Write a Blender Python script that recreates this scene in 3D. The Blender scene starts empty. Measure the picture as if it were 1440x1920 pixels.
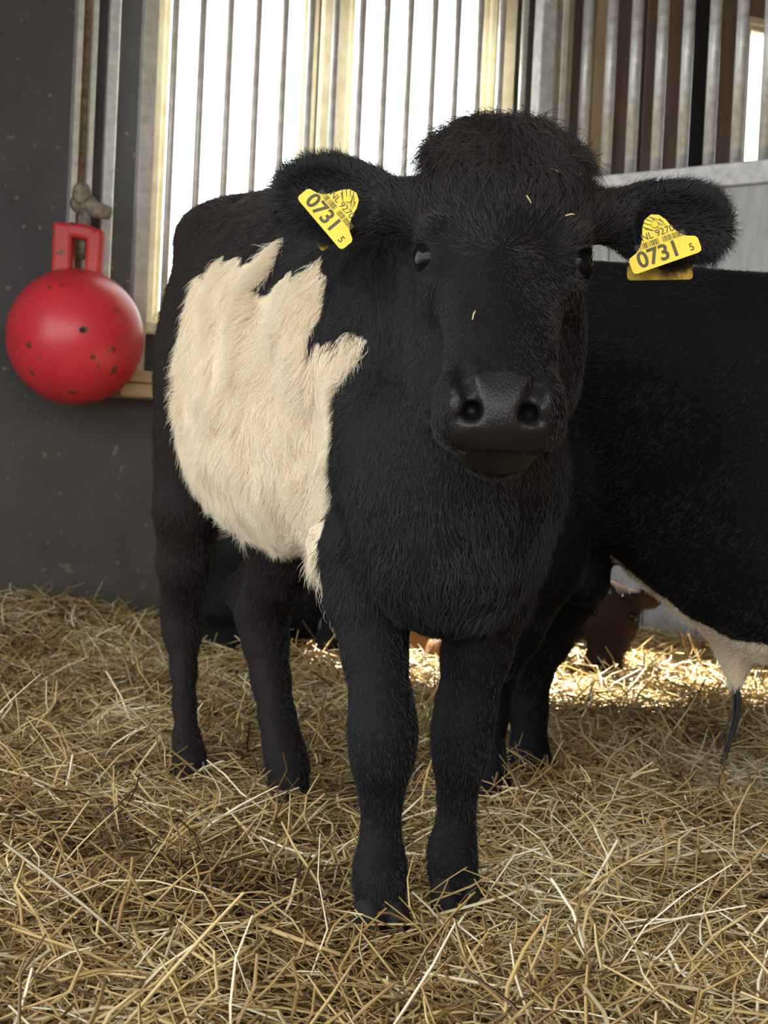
import bpy, math, random
import numpy as np
from mathutils import Matrix, Vector

random.seed(7)
rng = np.random.default_rng(11)
SC = bpy.context.scene
COL = SC.collection
PI = math.pi

# ------------------------------------------------------------------ camera
FPX = 2800.0
CAMH = 0.515
cam_data = bpy.data.cameras.new('camera')
cam_data.sensor_fit = 'VERTICAL'
cam_data.sensor_height = 36.0
cam_data.lens = FPX / 1920.0 * 36.0
cam_data.clip_start = 0.05
cam_data.clip_end = 200
cam_data.dof.use_dof = True
cam_data.dof.focus_distance = 1.58
cam_data.dof.aperture_fstop = 15.0
cam = bpy.data.objects.new('camera', cam_data)
COL.objects.link(cam)
CAM_R = (Matrix.Rotation(math.radians(90 - 1.23), 4, 'X') @ Matrix.Rotation(math.radians(2.7), 4, 'Z'))
cam.matrix_world = Matrix.Translation((0, 0, CAMH)) @ CAM_R
SC.camera = cam

# ------------------------------------------------------------------ sky, sun, exposure
world = bpy.data.worlds.new('sky')
SC.world = world
world.use_nodes = True
wb = world.node_tree.nodes['Background']
wb.inputs['Color'].default_value = (0.88, 0.95, 1.0, 1)
wb.inputs['Strength'].default_value = 4.2
sun_d = bpy.data.lights.new('sun', 'SUN')
sun_d.energy = 70.0
sun_d.angle = math.radians(0.6)
sun_d.color = (1.0, 0.93, 0.80)
sun = bpy.data.objects.new('sun', sun_d)
COL.objects.link(sun)
SUN_DIR = Vector((0.40, -0.66, -0.84)).normalized()
sun.rotation_euler = SUN_DIR.to_track_quat('-Z', 'Y').to_euler()
sun.location = (-3, 9, 8)
SC.view_settings.view_transform = 'Standard'
SC.view_settings.look = 'None'
SC.view_settings.gamma = 1.0
SC.view_settings.use_curve_mapping = False
SC.view_settings.exposure = 0.15


def at(x, y, Y):
    """world point on the plane of depth Y that the photograph shows at pixel x, y"""
    d = CAM_R.to_3x3() @ Vector(((x - 720) / FPX, (960 - y) / FPX, -1.0))
    t = Y / d.y
    return Vector((d.x * t, Y, CAMH + d.z * t))


def A(x, y, Y):
    return np.array(at(x, y, Y))


# ------------------------------------------------------------------ materials
MATS = {}


def nodes_of(name):
    m = bpy.data.materials.new(name)
    m.use_nodes = True
    nt = m.node_tree
    return m, nt, nt.nodes['Principled BSDF']


def N(nt, typ, **kw):
    n = nt.nodes.new(typ)
    for k, v in kw.items():
        setattr(n, k, v)
    return n


def ramp(nt, stops):
    r = nt.nodes.new('ShaderNodeValToRGB')
    e = r.color_ramp.elements
    while len(e) < len(stops):
        e.new(0.5)
    for i, (p, c) in enumerate(stops):
        e[i].position = p
        e[i].color = (*c, 1)
    return r


def mottled(name, c1, c2, scale=8.0, rough=0.6, metallic=0.0, bump=0.0, specks=None, speck_scale=60, speck_at=0.72, detail=6, spec=0.5, stretch=(1, 1, 1)):
    m, nt, b = nodes_of(name)
    L = nt.links.new
    tc = N(nt, 'ShaderNodeTexCoord')
    mp = N(nt, 'ShaderNodeMapping')
    mp.inputs['Scale'].default_value = stretch
    L(tc.outputs['Object'], mp.inputs['Vector'])
    nz = N(nt, 'ShaderNodeTexNoise')
    nz.inputs['Scale'].default_value = scale
    nz.inputs['Detail'].default_value = detail
    nz.inputs['Roughness'].default_value = 0.65
    L(mp.outputs[0], nz.inputs['Vector'])
    r = ramp(nt, [(0.35, c1), (0.68, c2)])
    L(nz.outputs['Fac'], r.inputs[0])
    out = r.outputs[0]
    if specks:
        n2 = N(nt, 'ShaderNodeTexNoise')
        n2.inputs['Scale'].default_value = speck_scale
        n2.inputs['Detail'].default_value = 2
        L(tc.outputs['Object'], n2.inputs['Vector'])
        r2 = ramp(nt, [(speck_at, (0, 0, 0)), (speck_at + 0.03, (1, 1, 1))])
        L(n2.outputs['Fac'], r2.inputs[0])
        mx = N(nt, 'ShaderNodeMixRGB')
        L(r2.outputs[0], mx.inputs[0])
        L(out, mx.inputs[1])
        mx.inputs[2].default_value = (*specks, 1)
        out = mx.outputs[0]
    L(out, b.inputs['Base Color'])
    b.inputs['Roughness'].default_value = rough
    b.inputs['Metallic'].default_value = metallic
    b.inputs['Specular IOR Level'].default_value = spec
    if bump:
        bp = N(nt, 'ShaderNodeBump')
        bp.inputs['Strength'].default_value = bump
        bp.inputs['Distance'].default_value = 0.01
        L(nz.outputs['Fac'], bp.inputs['Height'])
        L(bp.outputs[0], b.inputs['Normal'])
    MATS[name] = m
    return m


mottled('wall_panel', (0.042, 0.043, 0.047), (0.068, 0.068, 0.071), 5, 0.55, specks=(0.20, 0.15, 0.10), speck_scale=34, speck_at=0.675, bump=0.15)
m = MATS['wall_panel']
nt = m.node_tree
bs = nt.nodes['Principled BSDF']
src = bs.inputs['Base Color'].links[0].from_socket
tc = N(nt, 'ShaderNodeTexCoord')
sx = N(nt, 'ShaderNodeSeparateXYZ')
nt.links.new(tc.outputs['Object'], sx.inputs[0])
mrz = N(nt, 'ShaderNodeMapRange')
mrz.inputs['From Min'].default_value = 1.0
mrz.inputs['From Max'].default_value = 0.05
nt.links.new(sx.outputs['Z'], mrz.inputs['Value'])
nzw = N(nt, 'ShaderNodeTexNoise')
nzw.inputs['Scale'].default_value = 3.5
nzw.inputs['Detail'].default_value = 8
nt.links.new(tc.outputs['Object'], nzw.inputs['Vector'])
mu = N(nt, 'ShaderNodeMath', operation='MULTIPLY')
nt.links.new(mrz.outputs[0], mu.inputs[0])
nt.links.new(nzw.outputs['Fac'], mu.inputs[1])
mxw = N(nt, 'ShaderNodeMixRGB')
nt.links.new(mu.outputs[0], mxw.inputs[0])
nt.links.new(src, mxw.inputs[1])
mxw.inputs[2].default_value = (0.105, 0.078, 0.042, 1)
nt.links.new(mxw.outputs[0], bs.inputs['Base Color'])
mottled('brown_boards', (0.14, 0.098, 0.076), (0.23, 0.170, 0.135), 6, 0.7, bump=0.2, stretch=(4, 4, 0.4))
mottled('galvanised', (0.46, 0.48, 0.48), (0.70, 0.72, 0.72), 30, 0.42, metallic=0.35, bump=0.1)
mottled('galvanised_dull', (0.46, 0.46, 0.44), (0.66, 0.66, 0.63), 26, 0.45, metallic=0.3, bump=0.1)
mottled('rusty', (0.16, 0.095, 0.05), (0.34, 0.27, 0.20), 40, 0.8, metallic=0.2, bump=0.4)
mottled('cream_paint', (0.62, 0.55, 0.38), (0.80, 0.74, 0.56), 14, 0.55, bump=0.1)
mottled('cream_wood', (0.50, 0.40, 0.22), (0.72, 0.62, 0.40), 10, 0.6, bump=0.2, stretch=(1, 1, 5))
mottled('beige_board', (0.42, 0.32, 0.20), (0.58, 0.47, 0.32), 9, 0.65, bump=0.1, stretch=(5, 5, 0.5))
mottled('ochre_board', (0.55, 0.34, 0.14), (0.70, 0.46, 0.20), 9, 0.65, bump=0.1, stretch=(0.5, 5, 5))
mottled('grey_plank', (0.30, 0.32, 0.34), (0.44, 0.46, 0.48), 12, 0.6, bump=0.2, stretch=(3, 3, 0.6))
mottled('black_gap', (0.008, 0.008, 0.009), (0.014, 0.014, 0.015), 5, 0.8)
mottled('concrete', (0.28, 0.26, 0.23), (0.40, 0.38, 0.34), 3, 0.85)
mottled('ceiling_boards', (0.16, 0.12, 0.085), (0.24, 0.19, 0.14), 4, 0.8)
mottled('earth', (0.035, 0.024, 0.013), (0.13, 0.088, 0.045), 22, 0.95, bump=0.6)
mottled('ball_red', (0.58, 0.030, 0.045), (0.70, 0.045, 0.058), 7, 0.36, specks=(0.16, 0.050, 0.030), speck_scale=26, speck_at=0.66, bump=0.03)
mottled('ball_handle', (0.42, 0.018, 0.022), (0.52, 0.035, 0.03), 14, 0.5, specks=(0.12, 0.05, 0.03), speck_scale=30, speck_at=0.62)
mottled('cord_grey', (0.14, 0.12, 0.10), (0.34, 0.30, 0.25), 60, 0.85, bump=0.5)
mottled('tag_yellow', (0.78, 0.56, 0.015), (0.86, 0.66, 0.03), 40, 0.42)
mottled('tag_dirty', (0.74, 0.52, 0.03), (0.10, 0.05, 0.02), 55, 0.6)
mottled('tag_ink', (0.06, 0.055, 0.02), (0.10, 0.09, 0.03), 60, 0.6)
mottled('hoof_horn', (0.008, 0.007, 0.007), (0.022, 0.019, 0.017), 40, 0.75, spec=0.2)
mottled('tassel', (0.012, 0.010, 0.010), (0.02, 0.018, 0.016), 40, 0.6)
mottled('fleck', (0.55, 0.42, 0.20), (0.72, 0.60, 0.34), 40, 0.6)

# glass pane that lets the sun through
m, nt, b = nodes_of('pane_glass')
nt.nodes.remove(b)
tr = N(nt, 'ShaderNodeBsdfTransparent')
tr.inputs[0].default_value = (0.97, 0.98, 0.98, 1)
gl = N(nt, 'ShaderNodeBsdfGlossy')
gl.inputs['Roughness'].default_value = 0.05
ms = N(nt, 'ShaderNodeMixShader')
ms.inputs[0].default_value = 0.05
nt.links.new(tr.outputs[0], ms.inputs[1])
nt.links.new(gl.outputs[0], ms.inputs[2])
nt.links.new(ms.outputs[0], nt.nodes['Material Output'].inputs[0])
MATS['pane_glass'] = m

# eye
m, nt, b = nodes_of('eye_wet')
b.inputs['Base Color'].default_value = (0.004, 0.004, 0.006, 1)
b.inputs['Roughness'].default_value = 0.06
b.inputs['Specular IOR Level'].default_value = 0.18
MATS['eye_wet'] = m

# skin under the coat: colour from a vertex attribute, wet nose from another
m, nt, b = nodes_of('calf_skin')
a1 = N(nt, 'ShaderNodeAttribute', attribute_name='tone')
nt.links.new(a1.outputs['Color'], b.inputs['Base Color'])
a2 = N(nt, 'ShaderNodeAttribute', attribute_name='wet')
mr = N(nt, 'ShaderNodeMapRange')
mr.inputs['To Min'].default_value = 0.62
mr.inputs['To Max'].default_value = 0.42
nt.links.new(a2.outputs['Fac'], mr.inputs['Value'])
m3 = N(nt, 'ShaderNodeMapRange')
m3.inputs['To Min'].default_value = 0.08
m3.inputs['To Max'].default_value = 0.28
nt.links.new(a2.outputs['Fac'], m3.inputs['Value'])
nt.links.new(m3.outputs[0], b.inputs['Specular IOR Level'])
nt.links.new(mr.outputs[0], b.inputs['Roughness'])
vz = N(nt, 'ShaderNodeTexVoronoi')
vz.inputs['Scale'].default_value = 330
bp = N(nt, 'ShaderNodeBump')
bp.inputs['Strength'].default_value = 0.25
bp.inputs['Distance'].default_value = 0.002
nt.links.new(vz.outputs['Distance'], bp.inputs['Height'])
nt.links.new(bp.outputs[0], b.inputs['Normal'])
MATS['calf_skin'] = m


def hair_mat(name, dark, light, rough, transl, gloss):
    m, nt, b = nodes_of(name)
    L = nt.links.new
    nt.nodes.remove(b)
    hi = N(nt, 'ShaderNodeHairInfo')
    r = ramp(nt, [(0.0, dark), (1.0, light)])
    L(hi.outputs['Random'], r.inputs[0])
    df = N(nt, 'ShaderNodeBsdfDiffuse')
    tl = N(nt, 'ShaderNodeBsdfTranslucent')
    L(r.outputs[0], df.inputs[0])
    L(r.outputs[0], tl.inputs[0])
    mx = N(nt, 'ShaderNodeMixShader')
    mx.inputs[0].default_value = transl
    L(df.outputs[0], mx.inputs[1])
    L(tl.outputs[0], mx.inputs[2])
    hr = N(nt, 'ShaderNodeBsdfHair', component='Reflection')
    hr.inputs['Color'].default_value = (1, 1, 1, 1)
    hr.inputs['RoughnessU'].default_value = rough
    hr.inputs['RoughnessV'].default_value = rough
    m2 = N(nt, 'ShaderNodeMixShader')
    m2.inputs[0].default_value = gloss
    L(mx.outputs[0], m2.inputs[1])
    L(hr.outputs[0], m2.inputs[2])
    L(m2.outputs[0], nt.nodes['Material Output'].inputs[0])
    MATS[name] = m


hair_mat('hair_black', (0.0065, 0.007, 0.011), (0.020, 0.0185, 0.021), 0.40, 0.28, 0.030)
hair_mat('hair_face', (0.014, 0.012, 0.012), (0.042, 0.033, 0.029), 0.42, 0.28, 0.028)
hair_mat('hair_brown', (0.010, 0.0075, 0.0065), (0.034, 0.021, 0.017), 0.40, 0.28, 0.028)
hair_mat('hair_sunlit_chestnut', (0.12, 0.050, 0.020), (0.26, 0.115, 0.045), 0.42, 0.30, 0.03)  # bright chestnut: sunlight on the flank is put into the coat colour
hair_mat('hair_white', (0.78, 0.67, 0.48), (0.92, 0.86, 0.72), 0.5, 0.35, 0.03)

# straw
m, nt, b = nodes_of('straw')
a1 = N(nt, 'ShaderNodeAttribute', attribute_name='tone')
r = ramp(nt, [(0.0, (0.050, 0.028, 0.012)), (0.25, (0.19, 0.112, 0.036)), (0.5, (0.40, 0.265, 0.088)), (0.78, (0.62, 0.475, 0.215)), (1.0, (0.84, 0.77, 0.55))])
nt.links.new(a1.outputs['Fac'], r.inputs[0])
nt.links.new(r.outputs[0], b.inputs['Base Color'])
b.inputs['Roughness'].default_value = 0.45
MATS['straw'] = m

# ------------------------------------------------------------------ mesh helpers


class MB:
    def __init__(self):
        self.v, self.f = [], []

    def add(self, vs, fs):
        n = len(self.v)
        self.v += [tuple(p) for p in vs]
        self.f += [tuple(i + n for i in f) for f in fs]
        return self

    def box(self, lo, hi, M=None, ch=0.0):
        x0, y0, z0 = lo
        x1, y1, z1 = hi
        if ch <= 0:
            vs = [(x0, y0, z0), (x1, y0, z0), (x1, y1, z0), (x0, y1, z0), (x0, y0, z1), (x1, y0, z1), (x1, y1, z1), (x0, y1, z1)]
            fs = [(0, 3, 2, 1), (4, 5, 6, 7), (0, 1, 5, 4), (1, 2, 6, 5), (2, 3, 7, 6), (3, 0, 4, 7)]
        else:
            vs, fs = [], []
            idx = {}
            for i in (0, 1):
                for j in (0, 1):
                    for k in (0, 1):
                        p = [(x0, x1)[i], (y0, y1)[j], (z0, z1)[k]]
                        s = [(1, -1)[i], (1, -1)[j], (1, -1)[k]]
                        for ax in range(3):
                            q = list(p)
                            for o in range(3):
                                if o != ax:
                                    q[o] += s[o] * ch
                            idx[(i, j, k, ax)] = len(vs)
                            vs.append(q)
            c = Vector(((x0 + x1) / 2, (y0 + y1) / 2, (z0 + z1) / 2))

            def face(ids):
                ps = [Vector(vs[t]) for t in ids]
                n = (ps[1] - ps[0]).cross(ps[2] - ps[0])
                m_ = sum(ps, Vector()) / len(ps)
                fs.append(tuple(ids) if n.dot(m_ - c) > 0 else tuple(reversed(ids)))
            for ax in range(3):
                o = [t for t in range(3) if t != ax]
                for s in (0, 1):
                    ids = []
                    for (u, w) in ((0, 0), (1, 0), (1, 1), (0, 1)):
                        t = [0, 0, 0]
                        t[ax] = s
                        t[o[0]] = u
                        t[o[1]] = w
                        ids.append(idx[(*t, ax)])
                    face(ids)
                for (u, w) in ((0, 0), (0, 1), (1, 0), (1, 1)):
                    t0 = [0, 0, 0]
                    t0[o[0]], t0[o[1]] = u, w
                    t1 = list(t0)
                    t1[ax] = 1
                    face([idx[(*t0, o[0])], idx[(*t0, o[1])], idx[(*t1, o[1])], idx[(*t1, o[0])]])
            for i in (0, 1):
                for j in (0, 1):
                    for k in (0, 1):
                        face([idx[(i, j, k, 0)], idx[(i, j, k, 1)], idx[(i, j, k, 2)]])
        if M is not None:
            vs = [M @ Vector(p) for p in vs]
        return self.add(vs, fs)

    def tube(self, pts, radii, n=12, cap=True, flat=1.0):
        pts = [Vector(p) for p in pts]
        if not hasattr(radii, '__len__'):
            radii = [radii] * len(pts)
        prev = None
        vs, fs = [], []
        for i, p in enumerate(pts):
            t = (pts[min(i + 1, len(pts) - 1)] - pts[max(i - 1, 0)]).normalized()
            if prev is None:
                ref = Vector((0, 0, 1)) if abs(t.z) < 0.9 else Vector((1, 0, 0))
                s = t.cross(ref).normalized()
            else:
                s = (prev - t * prev.dot(t)).normalized()
            prev = s
            u = t.cross(s)
            for k in range(n):
                a = 2 * PI * k / n
                vs.append(p + (s * math.cos(a) + u * math.sin(a) * flat) * radii[i])
        for i in range(len(pts) - 1):
            for k in range(n):
                k2 = (k + 1) % n
                fs.append((i * n + k, i * n + k2, (i + 1) * n + k2, (i + 1) * n + k))
        if cap:
            fs.append(tuple(reversed(range(n))))
            fs.append(tuple((len(pts) - 1) * n + k for k in range(n)))
        return self.add(vs, fs)

    def sphere(self, c, r, nu=32, nv=20, M=None):
        c = Vector(c)
        if not hasattr(r, '__len__'):
            r = (r, r, r)
        vs = [(0, 0, r[2])]
        for j in range(1, nv):
            th = PI * j / nv
            for i in range(nu):
                ph = 2 * PI * i / nu
                vs.append((r[0] * math.sin(th) * math.cos(ph), r[1] * math.sin(th) * math.sin(ph), r[2] * math.cos(th)))
        vs.append((0, 0, -r[2]))
        fs = []
        for i in range(nu):
            fs.append((0, 1 + i, 1 + (i + 1) % nu))
        for j in range(nv - 2):
            for i in range(nu):
                a, b_ = 1 + j * nu + i, 1 + j * nu + (i + 1) % nu
                fs.append((a, a + nu, b_ + nu, b_))
        last = len(vs) - 1
        o = 1 + (nv - 2) * nu
        for i in range(nu):
            fs.append((last, o + (i + 1) % nu, o + i))
        vs = [(M @ Vector(p) if M is not None else Vector(p)) + c for p in vs]
        return self.add(vs, fs)

    def prism(self, outline, th, M=None):
        """flat outline in xy, thickness th in z, centred"""
        n = len(outline)
        vs = [Vector((x, y, th / 2)) for x, y in outline] + [Vector((x, y, -th / 2)) for x, y in outline]
        fs = [tuple(range(n)), tuple(reversed(range(n, 2 * n)))]
        for i in range(n):
            j = (i + 1) % n
            fs.append((i, n + i, n + j, j))
        if M is not None:
            vs = [M @ p for p in vs]
        return self.add(vs, fs)

    def build(self, name, mat, parent=None, loc=None, smooth=False):
        me = bpy.data.meshes.new(name)
        o = bpy.data.objects.new(name, me)
        COL.objects.link(o)
        off = Vector(loc) if loc is not None else Vector()
        if parent is not None and loc is None:
            off = Vector(parent.location) if parent.parent is None else Vector(parent.parent.location) + Vector(parent.location)
        me.from_pydata([Vector(p) - off for p in self.v], [], self.f)
        me.update()
        me.materials.append(MATS[mat])
        if smooth:
            for p in me.polygons:
                p.use_smooth = True
        if parent is not None:
            o.parent = parent
        elif loc is not None:
            o.location = off
        return o


def tag(o, label=None, cat=None, group=None, kind=None):
    for k, v in (('label', label), ('category', cat), ('group', group), ('kind', kind)):
        if v:
            o[k] = v
    return o


def empty(name, loc):
    o = bpy.data.objects.new(name, None)
    COL.objects.link(o)
    o.location = loc
    o.empty_display_size = 0.1
    return o


def dup(o, parent, loc):
    c = o.copy()
    COL.objects.link(c)
    c.parent = parent
    c.location = loc
    return c


# ------------------------------------------------------------------ the room
# window wall: runs along +s, receding to the right; s measured from the point above X = 0
WT = 0.445
WY0 = 5.16
WA = math.atan(WT)
WM = Matrix.Translation((0, WY0, 0)) @ Matrix.Rotation(WA, 4, 'Z')     # local: x along wall, -y into the room


def wall_s(px):
    """distance along the wall of the wall point in column px (at eye level)"""
    k = (px - 720) / FPX
    Y = WY0 / (1 - WT * k)
    return k * Y / math.cos(WA)


def wall_z(px, py):
    k = (px - 720) / FPX
    Y = WY0 / (1 - WT * k)
    return at(px, py, Y).z


W1A, W1B = wall_s(258), wall_s(562)
W2A, W2B = wall_s(606), wall_s(895)
W3A, W3B = wall_s(1352), wall_s(1352) + 0.9
SILL, HEAD = 0.98, 2.36
CEIL = 2.62
SL, SR = -2.6, 3.6
wb_ = MB()
for (x0, x1, z0, z1) in ((SL, W1A, -0.1, CEIL), (W1A, W2B, -0.1, SILL), (W1A, W2B, HEAD, CEIL), (W1B, W2A, SILL, HEAD), (W2B, wall_s(1030), -0.1, CEIL)):
    wb_.box((x0, 0, z0), (x1, 0.12, z1), WM)
tag(wb_.build('wall_back', 'wall_panel'), kind='structure')
wn = MB()
S0 = wall_s(1030)
for (x0, x1, z0, z1) in ((S0, W3A, -0.1, CEIL), (W3A, W3B, -0.1, SILL), (W3A, W3B, HEAD, CEIL), (W3B, SR, -0.1, CEIL)):
    wn.box((x0, 0.02, z0), (x1, 0.12, z1), WM)
wnb = tag(wn.build('wall_neighbour', 'brown_boards'), kind='structure')
x = S0 + 0.10
k = 0
while x < W3A - 0.02:
    w = min(0.21, W3A - x)
    MB().box((x, -0.005, -0.05), (x + w - 0.008, 0.025, CEIL - 0.01), WM, 0.004).build('board', 'brown_boards', wnb)
    x += w
    k += 1
dk = MB().box((wall_s(1252), -0.03, 0), (wall_s(1282), -0.008, CEIL - 0.02), WM, 0.003)
tag(dk.build('trim_1', 'black_gap'), kind='structure')
bg = MB().box((wall_s(1060), -0.05, 0), (wall_s(1100), -0.006, CEIL - 0.02), WM, 0.004)
tag(bg.build('trim_2', 'beige_board'), kind='structure')

tag(MB().box((-7, -9, -0.14), (8, 8, -0.02)).build('floor', 'earth'), kind='structure')
ce = MB().prism([(-3.2, -0.9), (4.6, -0.9), (4.6, WY0 + 4.6 * WT + 0.14), (-3.2, WY0 - 3.2 * WT + 0.14)], 0.12, Matrix.Translation((0, 0, CEIL + 0.08)))
tag(ce.build('ceiling', 'ceiling_boards'), kind='structure')
# unseen side wall, added and kept short to shape the daylight
tag(MB().box((-2.55, 2.6, -0.1), (-2.43, 4.1, CEIL)).build('blocking_wall_left', 'wall_panel'), kind='structure')
wr = MB().box((2.25, -2.6, -0.1), (2.37, 4.05, CEIL))  # unseen, added to close off daylight from the right
wr.box((3.3, 4.0, -0.1), (3.42, 6.6, CEIL))
wr.box((2.37, 3.93, -0.1), (3.42, 4.05, CEIL))
tag(wr.build('blocking_wall_right', 'brown_boards'), kind='structure')
tag(MB().box((0.5, -2.6, -0.1), (2.25, -2.48, CEIL)).build('blocking_wall_front', 'brown_boards'), kind='structure')  # unseen half wall behind the camera, added to block sky light


def window(name, s0, s1, parts=True):
    root = MB()
    fw = 0.03
    root.box((s0, 0.02, SILL), (s0 + fw, 0.10, HEAD), WM, 0.004)
    root.box((s1 - fw, 0.02, SILL), (s1, 0.10, HEAD), WM, 0.004)
    root.box((s0 + fw, 0.02, SILL), (s1 - fw, 0.10, SILL + fw), WM, 0.004)
    root.box((s0 + fw, 0.02, HEAD - fw), (s1 - fw, 0.10, HEAD), WM, 0.004)
    o = tag(root.build(name, 'cream_paint'), kind='structure')
    ins = MB()
    g = fw
    for (a, b_, c, d) in ((s0 + g, s0 + g + 0.02, SILL + g, HEAD - g), (s1 - g - 0.02, s1 - g, SILL + g, HEAD - g), (s0 + g + 0.02, s1 - g - 0.02, SILL + g, SILL + g + 0.02), (s0 + g + 0.02, s1 - g - 0.02, HEAD - g - 0.02, HEAD - g)):
        ins.box((a, 0.035, c), (b_, 0.085, d), WM, 0.003)
    ins.build('sash', 'cream_paint', o)
    MB().box((s0 + g + 0.028, 0.058, SILL + g + 0.028), (s1 - g - 0.028, 0.062, HEAD - g - 0.028), WM).build('pane', 'pane_glass', o)
    return o


w1 = window('window_1', W1A, W1B)
w2 = window('window_2', W2A, W2B)
w3 = window('window_3', W3A, W3B)
# casing boards and sill of the two windows behind the grille
MB().box((W1B - 0.005, -0.03, SILL - 0.03), (W1B + 0.036, 0.0, HEAD + 0.06), WM, 0.004).build('casing', 'cream_paint', w1)
MB().box((W2A - 0.036, -0.03, SILL - 0.03), (W2A + 0.005, 0.0, HEAD + 0.06), WM, 0.004).build('casing', 'cream_paint', w2)
MB().box((W2B - 0.012, -0.03, SILL - 0.03), (W2B + 0.05, 0.0, HEAD + 0.06), WM, 0.004).build('casing', 'cream_paint', w2)
MB().box((W2A + 0.005, -0.03, HEAD - 0.012), (W2B - 0.012, 0.0, HEAD + 0.06), WM, 0.004).build('casing', 'cream_paint', w2)
MB().box((W1A - 0.02, -0.05, SILL - 0.035), (W2A - 0.04, 0.018, SILL + 0.004), WM, 0.004).build('sill', 'cream_paint', w1)
ZL = wall_z(250, 722)
lg = MB().box((wall_s(196), -0.135, ZL - 0.045), (wall_s(1000), -0.002, ZL), WM, 0.004)
lo = tag(lg.build('trim_3', 'cream_wood'), kind='structure')
MB().box((wall_s(192), -0.150, ZL + 0.002), (wall_s(1000), -0.004, ZL + 0.038), WM, 0.004).build('ledge_board', 'cream_wood', lo)

# grille of round bars in front of the windows
GY = -0.12
bar_px = [332, 383, 434, 486, 536, 585, 631, 680, 725, 769, 814, 857, 899, 940, 982]


def grille_s(px, off):
    # column px on the line parallel to the wall, off metres in front of it, at y = 0 of the picture
    y0 = WY0 + off / math.cos(WA)
    h = px + 0.0472 * (0 - 900) * 1.0     # carry the tilted column down to eye level
    k = (h - 720) / FPX
    Y = y0 / (1 - WT * k)
    p = Vector((k * Y, Y, 0))
    return (WM.inverted() @ p).x


gr = empty('window_grille', WM @ Vector((grille_s(660, GY), GY, 0)))
tag(gr, 'galvanised steel grille of slim round bars in front of the bright windows', 'grille')
proto = None
ZB0, ZB1 = wall_z(250, 722) + 0.036, 2.50
for px in bar_px:
    s = grille_s(px, GY)
    p = WM @ Vector((s, GY, 0))
    if proto is None:
        proto = MB().tube([(p.x, p.y, ZB0), (p.x, p.y, ZB1)], 0.0118, 12).build('bar', 'galvanised_dull', gr, smooth=False)
        for q in proto.data.polygons:
            q.use_smooth = len(q.vertices) == 4
        p0 = p.copy()
    else:
        dup(proto, gr, p - p0)
sL, sR = grille_s(286, GY), grille_s(1020, GY)
MB().box((sL - 0.025, GY - 0.025, 0.80), (sL + 0.020, GY + 0.02, 2.56), WM, 0.003).build('side_post', 'galvanised_dull', gr)
MB().box((sR - 0.028, GY - 0.03, 0.0), (sR + 0.028, GY + 0.03, 2.56), WM, 0.003).build('corner_post', 'galvanised', gr)
MB().box((sL + 0.02, GY - 0.022, 2.495), (sR - 0.028, GY + 0.018, 2.54), WM, 0.003).build('top_rail', 'galvanised_dull', gr)
for zz in (1.2, 1.75, 2.2):
    MB().tube([WM @ Vector((sR, GY - 0.03, zz)), WM @ Vector((sR, GY - 0.042, zz))], 0.012, 8).build('bolt', 'galvanised', gr)
# narrow bracket post between grille and partition
np_ = tag(MB().box((sR + 0.06, GY - 0.02, 0.0), (sR + 0.085, GY + 0.03, 2.56), WM, 0.003).build('hinge_post', 'galvanised_dull', None, loc=WM @ Vector((sR + 0.07, GY, 0))), 'narrow dull steel post between the window grille and the stall partition', 'post')
op = MB().box((grille_s(1014, -0.06), -0.07, 0.0), (grille_s(1022, -0.06) + 0.02, -0.035, 2.56), WM, 0.003)
tag(op.build('trim_4', 'ochre_board'), kind='structure')

# steel channels on the dark wall
c1 = empty('wall_channel', WM @ Vector((wall_s(150), -0.05, 0)))
tag(c1, 'galvanised door channel with a rusty inner track on the dark wall above the red ball', 'post')
s0, s1 = grille_s(148, -0.04), grille_s(187, -0.04)
zc0 = 1.0
MB().box((s0, -0.055, zc0), (s0 + 0.019, -0.001, 2.56), WM, 0.002).build('flange', 'galvanised_dull', c1)
MB().box((s1 - 0.016, -0.055, zc0), (s1, -0.001, 2.56), WM, 0.002).build('flange', 'galvanised_dull', c1)
MB().box((s0 + 0.019, -0.018, zc0), (s1 - 0.016, -0.001, 2.56), WM, 0.002).build('track', 'rusty', c1)
s2, s3 = grille_s(210, -0.04), grille_s(230, -0.04)
c2 = MB().box((s2, -0.045, 0.95), (s3, -0.001, 2.56), WM, 0.004)
tag(c2.build('steel_strip', 'galvanised', None, loc=WM @ Vector((s2, -0.02, 0.95))), 'single galvanised steel strip on the dark wall between channel and grille', 'post')

# partition on the right: grey planks, top rail, round bars
corner = WM @ Vector((sR + 0.13, GY, 0))
PT = 0.78
PM = Matrix.Translation((corner.x, corner.y, 0)) @ Matrix.Rotation(-math.atan(PT), 4, 'Z')
pr = empty('stall_partition', corner)
tag(pr, 'stall partition with pale steel bars over a speckled rail and grey planks', 'partition')
RZ = 1.60


def part_s(px, py, z):
    d = CAM_R.to_3x3() @ Vector(((px - 720) / FPX, (960 - py) / FPX, -1.0))
    inv = PM.inverted()
    o, e = inv @ Vector((0, 0, CAMH)), inv.to_3x3() @ d
    t = -o.y / e.y
    return (o + e * t)


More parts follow.
